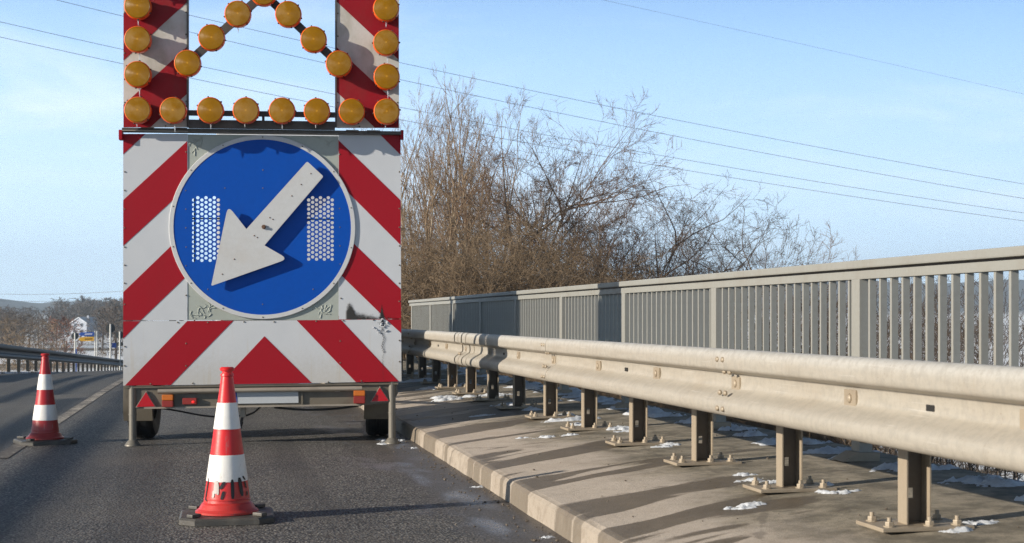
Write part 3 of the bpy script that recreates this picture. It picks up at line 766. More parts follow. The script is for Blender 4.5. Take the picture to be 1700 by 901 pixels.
# grey sheet behind the sign: a frame with the sheet left open behind the perforated disc
SC = PP(436.4, 377); SR = 0.722; BR = 0.691
b = MB(); x0, z1 = PP(311.5, 222.5, 0); x1, z0 = PP(562, 531, 0)
n = 96; inner = []; outer = []
for i in range(n):
    t = 2 * math.pi * i / n; c, s = math.cos(t), math.sin(t); k = 0.62
    kx = ((x1 if c > 0 else x0) - SC[0]) / c if abs(c) > 1e-6 else 9; kz = ((z1 if s > 0 else z0) - SC[1]) / s if abs(s) > 1e-6 else 9
    kk = min(kx, kz); outer.append((SC[0] + kk * c, SC[1] + kk * s)); k = min(k, kk - 0.018); inner.append((SC[0] + k * c, SC[1] + k * s))
for cx_, cz_ in ((x0, z0), (x1, z0), (x1, z1), (x0, z1)):
    j = min(range(n), key=lambda i: (outer[i][0] - cx_) ** 2 + (outer[i][1] - cz_) ** 2); outer[j] = (cx_, cz_)
vs = [(a, 0.004, c) for a, c in inner] + [(a, 0.004, c) for a, c in outer] + [(a, 0.012, c) for a, c in inner] + [(a, 0.012, c) for a, c in outer]
for i in range(n):
    j = (i + 1) % n
    b.add(vs, [(i, n + i, n + j, j), (2 * n + i, 2 * n + j, 3 * n + j, 3 * n + i), (i, j, 2 * n + j, 2 * n + i), (n + i, 3 * n + i, 3 * n + j, n + j)], 0)
r6 = random.Random(5)
for (ax, ay, bx, by, cnt) in ((318, 495, 362, 526, 17), (512, 495, 556, 526, 17), (314, 232, 335, 265, 8), (318, 226, 360, 238, 3), (520, 228, 556, 245, 3)):
    for _ in range(cnt):
        a = r6.uniform(ax, bx); c = r6.uniform(ay, by)
        if math.hypot(a - 436.4, c - 377) < 158: continue
        ang = r6.uniform(0, 6.28); pts = []; rr2 = []
        for j in range(r6.randint(4, 8)):
            if 312.5 < a < 561 and 223.5 < c < 529.5:
                q = PP(a, c, 0); pts.append((q[0], 0.003, q[1])); rr2.append(r6.uniform(0.002, 0.0055))
            a += 3.4 * math.cos(ang); c += 3.4 * math.sin(ang); ang += r6.uniform(-0.9, 0.9)
        if len(pts) > 2: b.tube(pts, rr2, 6)
b.build('grey_sheet', M_SHEET, tr)

# round sign: perforated blue disc, white rim, raised arrow
sign_off = -0.012
holes = []
def grid(xa, xb, ya, yb):
    ncol, nrow = 7, 14
    for c in range(ncol):
        for r_ in range(nrow):
            a = xa + (xb - xa) * c / (ncol - 1); st_ = (yb - ya) / (nrow - 0.5)
            holes.append(PP(a, ya + st_ * (r_ + (0.5 if c % 2 == 0 else 0.0)), sign_off))
grid(321.5, 362.5, 328, 432); grid(512.5, 551.5, 328, 430)
HR = 0.0132
vin = []; ein = []
def ring(c, r, n):
    s = len(vin)
    for i in range(n): vin.append(Vector((c[0] + r * math.cos(2 * math.pi * i / n), c[1] + r * math.sin(2 * math.pi * i / n))))
    for i in range(n): ein.append((s + i, s + (i + 1) % n))
ring(SC, BR, 96)
for hh in holes: ring(hh, HR, 10)
res = geometry.delaunay_2d_cdt(vin, ein, [], 0, 1e-6)
hv = np.array(holes); dm = MB(); V2 = res[0]; tris = []
for f in res[2]:
    c = sum((V2[i] for i in f), Vector((0, 0))) / len(f)
    if np.min(np.hypot(hv[:, 0] - c.x, hv[:, 1] - c.y)) < HR * 0.98: continue
    tris.append(list(f))
def ccw(f):
    a, b_, c = V2[f[0]], V2[f[1]], V2[f[2]]
    return f if (b_ - a).cross(c - a) > 0 else f[::-1]
tris = [ccw(f) for f in tris]
dm.add([(p.x, sign_off, p.y) for p in V2], tris, 0)
dm.add([(p.x, sign_off + 0.003, p.y) for p in V2], [f[::-1] for f in tris], 1)
for (a, c) in ((436.5, 282), (436.5, 312), (373.5, 312), (308.5, 316), (308.5, 347), (308.5, 378), (309, 410), (309, 441), (564, 346), (564.5, 377), (564.5, 408), (565, 438), (345, 480), (436, 505), (520, 480)):
    q = PP(a, c, sign_off); dm.ico((q[0], sign_off, q[1]), 0.006, 0.004, 0.006, 1, 0, 2)
sign = dm.build('round_sign', [M_BLUE, M_ZINC_DARK, M_CHASSIS], tr)
rm_ = MB(); n = 96
Ms = Matrix.Translation((SC[0], 0, SC[1])) @ Matrix.Rotation(R(90), 4, 'X')
rm_.lathe([(BR - 0.004, -0.0 - sign_off - 0.004), (BR - 0.004, 0.0155), (SR - 0.003, 0.0155), (SR, 0.012), (SR, 0.0), (BR - 0.004, 0.0)], 96, Ms, smooth=False)
for i in range(14):
    t = 2 * math.pi * (i + 0.5) / 14; rm_.ico((SC[0] + 0.706 * math.cos(t), -0.0165, SC[1] + 0.706 * math.sin(t)), 0.006, 0.004, 0.006, 1, 0, 1)
rm_.build('rim', [M_RING, M_CHASSIS], sign, recalc=True)
ao = -0.066
def rounded(P, r=5, k=5):
    out = []; n = len(P)
    for i in range(n):
        p0, p1, p2 = Vector(P[i - 1][:2]), Vector(P[i][:2]), Vector(P[(i + 1) % n][:2]); rr2 = P[i][2] if len(P[i]) > 2 else 0
        if rr2 == 0: out.append((p1.x, p1.y)); continue
        a = p1 + (p0 - p1).normalized() * rr2; b_ = p1 + (p2 - p1).normalized() * rr2
        for j in range(k + 1):
            t = j / k; q = a * (1 - t) ** 2 + p1 * 2 * t * (1 - t) + b_ * t * t; out.append((q.x, q.y))
    return out
apx = rounded([(350.5, 474.5, 3), (378.5, 341, 13), (409, 380, 0), (510, 267.6, 3), (537, 292.6, 3), (439, 407, 0), (478, 429.5, 13)])
am = MB(); am.prism(poly(apx, ao), ao, ao + 0.003, 0, None, 1)
# folded edge of the arrow sheet
ap = poly(apx, ao); cx_ = sum(p[0] for p in ap) / len(ap); cz_ = sum(p[1] for p in ap) / len(ap)
for i in range(len(ap)):
    p, q = ap[i], ap[(i + 1) % len(ap)]
    am.add([(p[0], ao + 0.003, p[1]), (q[0], ao + 0.003, q[1]), (q[0], ao + 0.018, q[1]), (p[0], ao + 0.018, p[1])], [(0, 1, 2, 3)], 1)
for (a, c) in ((516, 288), (500, 306), (484.5, 325), (448, 361), (453, 364), (422, 391), (427, 394), (389, 430), (369, 455)):
    q = PP(a, c, ao); am.ico((q[0], ao - 0.001, q[1]), 0.006, 0.004, 0.006, 1, 0, 2)
arrow = am.build('arrow', [M_ARROW, M_ARROW, M_RUST], sign)
pv = MB(); q = PP(438, 376.5, ao); pv.tube([(q[0], ao - 0.022, q[1]), (q[0], sign_off, q[1])], 0.011, 8); pv.tube([(q[0], ao - 0.012, q[1]), (q[0], ao - 0.002, q[1])], 0.018, 6, smooth=False)
pv.build('pivot_bolt', M_RUST, sign)
pv = MB()
for (a, c) in ((512, 290), (390, 430)): 
    q = PP(a, c, ao); pv.tube([(q[0], ao + 0.003, q[1]), (q[0], sign_off, q[1])], 0.012, 8)
pv.build('standoff', M_CHASSIS, sign)

# supporting frame behind the panels
fm = MB(); xl, zt = PP(206, 222); xr, _ = PP(664, 222)
for a in (xl + 0.03, PP(311, 300)[0] - 0.12, PP(562, 300)[0] + 0.12, xr - 0.03):
    fm.box(a - 0.025, a + 0.025, 0.035, 0.085, 0.50, zt)
q = PP(340, 362.5, 0.09); fm.box(xl, xr, 0.09, 0.096, q[1] - 0.006, q[1] + 0.006)
q = PP(323, 362, 0.1); fm.box(q[0] - 0.006, q[0] + 0.006, 0.1, 0.106, 0.52, zt)
fm.box(xl, xr, 0.035, 0.08, 0.50, 0.56)
for sx in (-0.78, 0.78): fm.tube([(sx, 0.09, 2.0), (sx, 1.6, 0.55)], 0.02, 8)
fm.build('support_frame', M_DARKMETAL, tr)

# hinge beam between lower panel and lamp board
hb = MB(); za = PP(436, 220.6, -0.03)[1]; zb = PP(436, 215.2, -0.03)[1]
xa = PP(203, 218, -0.03)[0]; xb = PP(666, 218, -0.03)[0]
hb.box(xa, xb, -0.05, 0.05, za, zb); hb.box(xa, xa + 0.5, -0.056, -0.050, za, za + 0.006, 1)
for a in (245, 300, 585, 620): q = PP(a, 216, -0.05); hb.tube([(q[0] - 0.05, -0.055, zb - 0.004), (q[0] + 0.05, -0.055, zb - 0.004)], 0.009, 8)
hb.build('hinge_beam', [M_DARKMETAL, M_TUBE], tr)
for (a0, a1, c0, c1) in ((197.5, 203.5, 215.5, 232), (664.8, 670, 216, 231)):
    b = MB(); p, q = PP(a0, c1, -0.03), PP(a1, c0, -0.03); b.box(p[0], q[0], -0.05, 0.02, p[1], q[1], 0, None, 0.004); b.build('side_reflector', M_RED, tr)

# lamp board
LO = -0.10
def stripes_left(xa, xb, ys_left, ys_right, ytop, ybot):
    out = []
    for (l0, l1), (r0, r1) in zip(ys_left, ys_right):
        P = [(xa, l0), (xb, r0), (xb, r1), (xa, l1)]
        out.append(clip(P, ytop, ybot))
    return [o for o in out if len(o) > 2]
def clip(P, yt, yb):
    for lim, keep in ((yt, lambda v: v >= yt), (yb, lambda v: v <= yb)):
        Q = []
        for i in range(len(P)):
            a, b_ = P[i], P[(i + 1) % len(P)]
            if keep(a[1]): Q.append(a)
            if keep(a[1]) != keep(b_[1]):
                t = (lim - a[1]) / (b_[1] - a[1]); Q.append((a[0] + (b_[0] - a[0]) * t, lim))
        P = Q
        if len(P) < 3: return []
    return P
LT = -205; board = MB()
frame = MB()
# thin dark frame of the board
for a in (311.6, 557.6):
    p, q = PP(a - 1.4, 211, LO), PP(a + 1.4, LT, LO); frame.box(p[0], q[0], LO - 0.01, LO + 0.035, p[1], q[1])
for (c0, c1) in ((186, 191), (201.5, 212)):
    p, q = PP(313.2, c1, LO), PP(556, c0, LO); frame.box(p[0], q[0], LO, LO + 0.03, p[1], q[1])
p, q = PP(434.8, 201.3, LO), PP(439, 191.2, LO); frame.box(p[0], q[0], LO + 0.003, LO + 0.027, p[1], q[1])
p, q = PP(205, LT + 6, LO), PP(663, LT, LO); frame.box(p[0], q[0], LO + 0.003, LO + 0.03, p[1], q[1])
def bar(a, c, off, w_, mb):
    p, q = Vector((*PP(*a, off),)), Vector((*PP(*c, off),)); d = (q - p).normalized(); nn = Vector((-d.y, d.x)) * w_
    mb.prism([tuple(p + nn), tuple(p - nn), tuple(q - nn), tuple(q + nn)], off, off + 0.03)
bar((308, 107), (437.5, -11), LO + 0.005, 0.032, frame); bar((566, 108.5), (437.5, -11), LO + 0.008, 0.032, frame)
lb = frame.build('lamp_board', M_DARKMETAL, tr)
rl = stripes_left(205, 310, [(22 - 152 * k, 100 - 152 * k) for k in (-1, 0, 1, 2)], [(22 - 96 - 152 * k, 100 - 96 - 152 * k) for k in (-1, 0, 1, 2)], LT, 211)
panel('striped_wing', [(205, LT), (310, LT), (310, 211), (205, 211)], rl, M_WHITED, M_REDD, LO, lb, 0.012,
      [(207, 20), (207, 88), (207, 170), (309, 20), (309, 57), (309, 100), (309, 168), (275, 209)])
rl = stripes_left(559, 662, [(2.4 - 150 * k - 74, 2.4 - 150 * k) for k in (-2, -1, 0, 1)], [(99 - 150 * k - 74, 99 - 150 * k) for k in (-2, -1, 0, 1)], LT, 212)
panel('striped_wing', [(559, LT), (662, LT), (662.5, 212), (559, 212)], rl, M_WHITED, M_REDD, LO, lb, 0.012,
      [(561, 22), (561, 60), (561, 170), (660, 100), (660, 170), (597, 210)])
# lamps
hm = MB(); ML = Matrix.Rotation(R(90), 4, 'X')      # local z of the lathe points to -y, towards the viewer
hm.lathe([(0.0, 0.0), (0.07, 0.0), (0.085, 0.02), (0.088, 0.07)], 28, ML, 0)
hm.lathe([(0.088, 0.066), (0.098, 0.070), (0.102, 0.085), (0.102, 0.128), (0.098, 0.138), (0.0955, 0.139)], 28, ML, 1)
for i in range(6):
    t = 2 * math.pi * i / 6; c, s = math.cos(t), math.sin(t)
    hm.ico((0.104 * c, -0.120, 0.104 * s), 0.008, 0.012, 0.008, 1, 0, 2)
me_house = hm.mesh('warning_lamp', [M_HOUSING, M_RIM, M_HOUSING])
ln = MB(); ln.lathe([(0.0955, 0.1392), (0.091, 0.143), (0.088, 0.1425), (0.06, 0.1452), (0.03, 0.147), (0.0001, 0.1475)], 32, ML, 0)
me_lens = ln.mesh('lens', M_AMBER)
def icicle(l, k):
    b = MB(); b.tube([(0.01 * k, -0.10, -0.098), (0.01 * k + 0.001, -0.10, -0.098 - l * 0.6), (0.01 * k, -0.10, -0.098 - l)], [0.006, 0.004, 0.001], 6); return b.mesh('icicle', M_ICE)
me_ic = [icicle(0.045, 0), icicle(0.07, 1), icicle(0.03, -1)]
lamps = [(228, 182, 2), (287, 182.5, 1), (349, 182.5, 0), (408, 182.7, 2), (468, 183, 0), (526, 184, 2), (584, 184.5, None), (642, 184.5, 2),
         (228, 122.6, 1), (228, 64.5, 1), (228, 9, 0), (228, -48, 0), (228, -106, None), (228, -164, None),
         (642, 126.5, 1), (641, 70, 1), (641, 13, 0), (641, -44, 0), (641, -102, None), (641, -160, None),
         (311, 104, None), (351, 61.5, None), (394.5, 22, 0), (437.5, -13, None), (478.5, 22.5, None), (520.5, 64.5, None), (562.5, 105, None),
         (287, -164, None), (349, -164, None), (408, -163, None), (468, -162, None), (526, -161, None), (584, -160, None)]
rl_ = random.Random(2)
for (a, c, ic) in lamps:
    q = PP(a, c, LO - 0.14)
    L = link('warning_lamp', me_house, tr, (q[0], LO, q[1])); L.rotation_euler = (0, rl_.uniform(0, 6.28), 0)
    le = link('lens', me_lens, L)
    if ic is not None:
        i_ = link('icicle', me_ic[ic], L); i_.rotation_euler = (0, -L.rotation_euler[1], 0)

# chassis, lights, plate
b = MB(); co = 0.03
b.prism(poly([(207, 642), (659, 635.5), (660.5, 653), (652, 668), (600, 672.5), (257, 677.5), (226, 678), (209, 664)], co), co, co + 0.006, 0)
b.prism(poly([(207, 641), (661, 634.8), (661, 637.8), (207, 644)], co), co - 0.022, co, 0)
b.prism(poly([(240, 675.5), (600, 670), (600, 672.6), (240, 678.2)], co), co - 0.028, co, 1)
b.prism(poly([(500, 650), (503, 650), (503, 671), (500, 671)], co), co - 0.02, co, 0)
chas = b.build('rear_crossbeam', [M_CHASSIS, M_TUBE], tr)
b = MB(); p, q = PP(262, 649.5, co - 0.05), PP(601, 644.5, co - 0.05); b.tube([(p[0], co - 0.05, p[1]), (q[0], co - 0.05, q[1])], 0.018, 12)
for a in (300, 430, 560):
    s = PP(a, 647.5, co - 0.04); b.box(s[0] - 0.02, s[0] + 0.02, co - 0.04, co, s[1] - 0.012, s[1] + 0.006)
b.build('bumper_tube', M_TUBE, tr)
b = MB(); b.prism(poly([(388.5, 648), (495, 646.5), (495.5, 668.5), (389, 670)], co - 0.012), co - 0.014, co - 0.010, 0)
b.prism(poly([(389, 648.8), (393.2, 648.7), (393.6, 669.2), (389.4, 669.3)], co - 0.015), co - 0.0165, co - 0.0135, 1)
b.build('number_plate', [M_PLATE, M_PLATEBLUE], tr)
for T3 in ([(242.5, 648.5), (224.5, 676.5), (259, 675.5)], [(630.5, 641), (614.5, 667.5), (647, 666)]):
    b = MB(); P = poly(T3, co - 0.02); c = (sum(p[0] for p in P) / 3, sum(p[1] for p in P) / 3)
    b.prism([(c[0] + (p[0] - c[0]) * 1.0, c[1] + (p[1] - c[1]) * 1.0) for p in P], co - 0.018, co - 0.004, 1)
    b.prism([(c[0] + (p[0] - c[0]) * 0.88, c[1] + (p[1] - c[1]) * 0.88) for p in P], co - 0.024, co - 0.0182, 0)
    b.build('triangle_reflector', [M_REFL, M_TUBE], tr)
for (a0, a1, c0, cm, c1) in ((269, 287.5, 655, 664.5, 675.5), (587, 606, 648, 657, 669.5)):
    b = MB(); p, q = PP(a0, cm - 0.2, co - 0.05), PP(a1, c0, co - 0.05); b.box(p[0], q[0], co - 0.065, co, p[1], q[1], 0, None, 0.006); o = b.build('combination_lamp', M_TAILORANGE, tr)
    b = MB(); p2, q2 = PP(a0, c1, co - 0.05), PP(a1, cm + 0.2, co - 0.05); b.box(p2[0], q2[0], co - 0.065, co, p2[1], q2[1], 0, None, 0.006); b.build('red_lens', M_TAILRED, o)
b = MB(); p, q = PP(303, 671, co - 0.03), PP(326.5, 660.5, co - 0.03); b.box(p[0], q[0], co - 0.04, co, p[1], q[1], 0, None, 0.004); o = b.build('fog_lamp', M_TAILRED, tr)
b = MB(); s = PP(320.5, 667, co - 0.04); b.ico((s[0], co - 0.041, s[1]), 0.011, 0.006, 0.009, 2); b.build('bulb', M_TAILLIT, o)
# support legs
for (a, top, bot) in ((219, 676, 738), (651, 655, 731)):
    o_ = -0.0; q = PP(a, bot, o_); b = MB()
    b.tube([(q[0], o_ + 0.035, 0.52), (q[0], o_ + 0.035, 0.02)], 0.029, 14)
    b.tube([(q[0], o_ + 0.035, 0.25), (q[0], o_ + 0.035, 0.24)], 0.032, 14)
    b.lathe([(0.0, 0.045), (0.032, 0.045), (0.045, 0.03), (0.06, 0.008), (0.062, 0.0), (0.0, 0.0)], 18, Matrix.Translation((q[0], o_ + 0.035, 0.001)))
    b.build('support_leg', M_LEG, tr)
# wheels
def wheel(xc, yc, rad, wd_):
    t_ = MB(); MW = Matrix.Translation((xc, yc, rad)) @ Matrix.Rotation(R(90), 4, 'Y')
    h_ = wd_ / 2
    t_.lathe([(rad * 0.58, -h_ * 0.9), (rad * 0.72, -h_), (rad * 0.9, -h_ * 0.97), (rad * 0.975, -h_ * 0.78), (rad, -h_ * 0.5), (rad, -h_ * 0.12), (rad * 0.975, -h_ * 0.10), (rad * 0.975, h_ * 0.10), (rad, h_ * 0.12), (rad, h_ * 0.5), (rad * 0.975, h_ * 0.78), (rad * 0.9, h_ * 0.97), (rad * 0.72, h_), (rad * 0.58, h_ * 0.9)], 40, MW)
    o = t_.build('wheel', M_RUBBER, tr, recalc=True)
    r_ = MB(); r_.lathe([(rad * 0.59, -h_ * 0.88), (rad * 0.52, -h_ * 0.8), (rad * 0.5, 0), (rad * 0.2, -h_ * 0.4), (0.0001, -h_ * 0.5)], 24, MW); r_.lathe([(rad * 0.59, h_ * 0.88), (rad * 0.52, h_ * 0.8), (rad * 0.5, 0), (rad * 0.2, h_ * 0.6), (0.0001, h_ * 0.7)], 24, MW)
    r_.build('rim', M_ZINC_DARK, o)
wy = 0.80
xl_ = PP(240, 700, wy)[0]; xr_ = PP(627, 700, wy)[0]
for xc in (xl_, xr_):
    wheel(xc, wy, 0.32, 0.205)
    b = MB(); vs = []; n = 14
    for i in range(n + 1):
        t = R(-25) + (R(205)) * i / n
        y_, z_ = wy - 0.37 * math.cos(t), 0.32 + 0.37 * math.sin(t)
        for s in (-0.115, 0.115): vs.append((xc + s, y_, z_))
    b.add(vs, [(2 * i, 2 * i + 1, 2 * i + 3, 2 * i + 2) for i in range(n)], 0, True)
    b.build('mudguard', M_CHASSIS, tr)
b = MB(); b.tube([(xl_, wy, 0.32), (xr_, wy, 0.32)], 0.035, 10); b.build('axle', M_DARKMETAL, tr)
b = MB()
for s in (-0.62, 0.62): b.box(s - 0.03, s + 0.03, 0.08, 1.9, 0.49, 0.57)
b.box(-0.9, 0.9, 1.84, 1.9, 0.49, 0.57); b.box(-0.9, 0.9, 0.1, 1.84, 0.572, 0.6)
b.tube([(-0.62, 1.9, 0.52), (0, 3.1, 0.48)], 0.035, 8); b.tube([(0.62, 1.9, 0.52), (0, 3.1, 0.48)], 0.035, 8); b.tube([(0, 3.05, 0.48), (0, 3.55, 0.47)], 0.04, 10)
b.build('chassis_frame', M_DARKMETAL, tr)
b = MB(); b.box(-0.4, 0.4, 0.9, 1.6, 0.605, 1.0, 0, None, 0.02); b.build('battery_box', M_DARKMETAL, tr)
b = MB(); q = PP(404, 684, 0.2); b.box(q[0] - 0.022, q[0] + 0.022, 0.16, 0.22, q[1] - 0.04, q[1] + 0.06, 0, None, 0.006); b.build('cable_socket', M_TUBE, tr)
b = MB()
def cable(pts, r=0.008):
    P = [Vector((*PP(a, c, o),)) for a, c, o in pts]; L = spline([(p.x, o, p.y) for p, (_, _, o) in zip(P, pts)], 6); b.tube(L, r, 6)
cable([(262, 677, .05), (290, 681, .08), (340, 690, .12), (372, 692, .16), (402, 690, .2)])
cable([(408, 690, .2), (422, 684, .15), (432, 675, .05)]); cable([(455, 676, .06), (505, 680, .08), (560, 678, .08), (600, 672, .06)], 0.010)
cable([(402, 700, .2), (398, 712, .2), (403, 690, .2)], 0.012)
b.build('cable', M_RUBBER, tr)

# ------------------------------------------------------------------ the van that tows the trailer, hidden behind its panel
M_VAN = mat('van_white_paint', rough=0.35, fn=worn((0.66, 0.67, 0.68), 0.2, 3, (0.4, 0.38, 0.35)))
M_GLASS = mat('dark_glass', (0.02, 0.025, 0.03), 0.08)
van = empty('box_truck', (0.93, 15.6, 0)); tag(van, 'white box truck hidden ahead of the trailer, glimpsed through the sign perforations', 'truck')
b = MB(); b.box(-0.95, 0.95, 0.0, 3.2, 0.85, 3.0, 0, None, 0.03); b.build('cargo_box', M_VAN, van)
b = MB(); b.prism([(0, 0.45), (1.75, 0.45), (1.8, 1.1), (1.3, 1.35), (0.75, 2.25), (0, 2.3)], -0.95, 0.95, 0, Matrix.Translation((0, 3.25, 0)) @ Matrix.Rotation(R(90), 4, 'Z')); b.build('cab', M_VAN, van)
b = MB(); b.box(-0.8, 0.8, 4.62, 4.66, 1.42, 2.0, 0, Matrix.Rotation(0, 4, 'X')); b.build('windscreen', M_GLASS, van)
b = MB(); b.box(-0.45, 0.45, 0.05, 4.9, 0.5, 0.72); b.build('chassis', M_DARKMETAL, van)
for sx in (-0.86, 0.86):
    for sy in (0.8, 4.1):
        b = MB(); MW = Matrix.Translation((sx, sy, 0.36)) @ Matrix.Rotation(R(90), 4, 'Y')
        b.lathe([(0.0, -.1), (.24, -.1), (.33, -.1), (.36, -.07), (.36, .07), (.33, .1), (.24, .1), (0.0, .1)], 28, MW); b.build('wheel', M_RUBBER, van)
    b = MB(); b.box(sx - .07, sx + .07, -0.03, 0.02, 0.62, 0.80, 0, None, .01); b.build('tail_light', M_TAILRED, van)
for (z0_, z1_) in ((0.9, 1.02), (2.82, 2.94)):
    b = MB(); b.box(-0.9, 0.9, -0.006, 0.0005, z0_, z1_); b.build('red_stripe', M_RED, van)

# ------------------------------------------------------------------ traffic cones
def cone(loc, rz, label, redm, red_low, h, marks):
    root = empty('traffic_cone', loc, rz); tag(root, label, 'traffic cone', 'traffic cones on the asphalt')
    s = h / 0.745
    b = MB(); k = 0.225 * s; c = 0.075 * s
    ol = [(-k + c, -k), (k - c, -k), (k, -k + c), (k, k - c), (k - c, k), (-k + c, k), (-k, k - c), (-k, -k + c)]
    M_ = Matrix.Rotation(R(-90), 4, 'X')
    vs = [(a * 1.0, q, 0.002) for a, q in ol] + [(a, q, 0.025) for a, q in ol] + [(a * .96, q * .96, 0.034) for a, q in ol]
    for i in range(8):
        j = (i + 1) % 8; b.add(vs, [(i, j, 8 + j, 8 + i), (8 + i, 8 + j, 16 + j, 16 + i)], 0)
    b.add(vs, [tuple(range(16, 24)), tuple(range(7, -1, -1))], 0)
    for i in range(4):
        t = math.pi / 2 * i + math.pi / 4; rr2 = 0.235 * s
        b.box(-0.03, 0.03, -0.02, 0.02, 0.036, 0.052, 0, Matrix.Translation((rr2 * math.cos(t) * .93, rr2 * math.sin(t) * .93, 0)) @ Matrix.Rotation(t, 4, 'Z'), 0.004)
    b.build('base', M_CONEBASE, root)
    z0 = 0.037; H = h - z0
    def rad(z): return (0.029 + (0.120 - 0.029) * (1 - (z - z0) / (H * 0.93)) ) * s
    zz = [z0 + H * q for q in (0.075, 0.219, 0.40, 0.575, 0.756, 0.935)]
    prof_ = [(0.152 * s, z0), (0.152 * s, z0 + 0.010), (0.136 * s, z0 + 0.022), (0.122 * s, z0 + 0.045), (rad(zz[0]), zz[0]), (rad(z0 + .2 * H) , z0 + .2 * H)]
    body = MB(); body.lathe([(r_, z) for r_, z in prof_[:4]] + [(rad(z), z) for z in (zz[0], z0 + .092 * H)] + [(rad(z0 + .092 * H) + .0025, z0 + .095 * H), (rad(z0 + .101 * H), z0 + .104 * H)] +
                            [(rad(z), z) for z in (zz[1], zz[2], zz[3], zz[4], zz[5])] +
                            [(0.033 * s, zz[5] + 0.003), (0.031 * s, z0 + .955 * H), (0.024 * s, z0 + .958 * H), (0.024 * s, z0 + .972 * H), (0.034 * s, z0 + .976 * H), (0.035 * s, z0 + .992 * H), (0.028 * s, h), (0.012 * s, h), (0.012 * s, h - 0.06)], 40)
    bo = body.build('body', redm, root, recalc=True)
    for (za, zb) in ((zz[1], zz[2]), (zz[3], zz[4])):
        b = MB(); b.lathe([(rad(za), za), (rad(za) + 0.0022, za + 0.001), (rad(zb) + 0.0022, zb - 0.001), (rad(zb), zb)], 40); b.build('reflective_band', M_CONEWHITE, root)
    if red_low is not None:
        b = MB(); za, zb = z0 + .001, zz[1]
        b.lathe([(0.1525 * s, z0 + .002), (0.1525 * s, z0 + 0.0105), (0.1365 * s, z0 + 0.0225), (0.1225 * s, z0 + 0.0455), (rad(zz[0]) + .0008, zz[0]), (rad(zb) + .0008, zb)], 40)
    if marks:
        for nm, mt, strokes in marks:
            for (t0, h0, t1, h1, w_) in strokes:
                b = MB()
                h0 = (h0 - .15) * .70 + .108; h1 = (h1 - .15) * .70 + .108; w_ *= .85      # angle (deg, 0 = towards viewer, + right), height fraction
                K = 6; vs = []
                for i in range(K + 1):
                    q = i / K; t = R(t0 + (t1 - t0) * q); z = z0 + H * (h0 + (h1 - h0) * q); r_ = rad(z) + 0.0032
                    ww = w_ * (0.6 if i in (0, K) else 1.0)
                    dt = ww / r_
                    for sg in (-1, 0, 1):
                        a = t + sg * dt; vs.append((r_ * math.sin(a), -r_ * math.cos(a), z))
                fs = []
                for i in range(K):
                    for j in range(2): fs.append((3 * i + j, 3 * i + j + 1, 3 * i + 4 + j, 3 * i + 3 + j))
                b.add(vs, fs, 0, True)
                b.build(nm, mt, bo)
    return root
marks = [('paint_mark', M_PAINTBLACK, [(-62, .345, -66, .13, .006), (-66, .15, -58, .12, .006), (-8, .315, -18, .245, .010), (-9, .225, -14, .145, .008), (14, .335, 14, .15, .010), (27, .165, 34, .165, .006), (36, .35, 41, .17, .013), (50, .36, 58, .32, .009), (56, .31, 60, .24, .008), (62, .21, 60, .17, .008)]),
         ('grey_patch', M_PAINTGREY, [(-30, .325, -31, .20, .013), (-26, .30, -24, .19, .007), (-36, .23, -37, .16, .007)])]
zc_ = CAMH * F / 335; xc_ = (377 - 850) / F * zc_; c1 = cam2w((xc_, zc_))
ang = -TH + R(-11)      # the marks face the viewer
cone((c1.x, c1.y, 0), math.atan2(c1.y, c1.x) - R(90) + R(0), 'bright red and white cone with black paint strokes, in front of the trailer', M_CONERED, None, 0.755, marks)
zc_ = CAMH * F / 208.5; xc_ = (75 - 850) / F * zc_; c2 = cam2w((xc_, zc_))
cone((c2.x, c2.y, 0), R(20), 'darker red and white cone standing by the lane line left of the trailer', M_CONEDARK, None, 0.715, None)

# ------------------------------------------------------------------ bare trees
def tubes_mesh(mb, lines, m=0):
    for pts, r0, r1 in lines:
        k = len(pts); n = 6 if r0 > 0.05 else (4 if r0 > 0.012 else 3)
        mb.tube(pts, [r0 + (r1 - r0) * i / (k - 1) for i in range(k)], n, m, caps=False)
def rvec(rg, s): return Vector((rg.gauss(0, s), rg.gauss(0, s), rg.gauss(0, s)))
def grow(rg, p, d, L, r, lev, maxlev, out, up=0.05, wig=0.12, kids=(5, 9), spread=(0.5, 1.1), shrink=(0.35, 0.62), droop=0.0):
    k = 5 if lev < 2 else 4; pts = [p.copy()]; dirs = []
    q = p.copy(); dd = d.normalized()
    for i in range(k):
        dd = (dd + rvec(rg, wig * (1 if lev else 0.6)) + Vector((0, 0, up - droop * (lev >= 2)))).normalized()
        q = q + dd * (L / k); pts.append(q.copy()); dirs.append(dd.copy())
    out[min(lev, 9)].append((pts, r, max(r * (0.10 if lev == 0 else 0.25 if lev < maxlev else 0.5), 0.0022)))
    if lev >= maxlev: return
    n = rg.randint(*kids) if lev else rg.randint(kids[0] + 3, kids[1] + 4)
    for c in range(n):
        t = rg.uniform(0.25 if lev else 0.22, 1.0); i = min(int(t * k), k - 1); f = t * k - i
        s = pts[i].lerp(pts[i + 1], f); base = dirs[i]
        side = base.cross(rvec(rg, 1)).normalized(); a = rg.uniform(*spread)
        nd = base * math.cos(a) + side * math.sin(a)
        grow(rg, s, nd, L * rg.uniform(*shrink) * (1.15 - 0.45 * t), max(r * rg.uniform(0.38, 0.6) * (1 - 0.5 * t), 0.0032), lev + 1, maxlev, out, up, wig, kids, spread, shrink, droop)
from collections import defaultdict
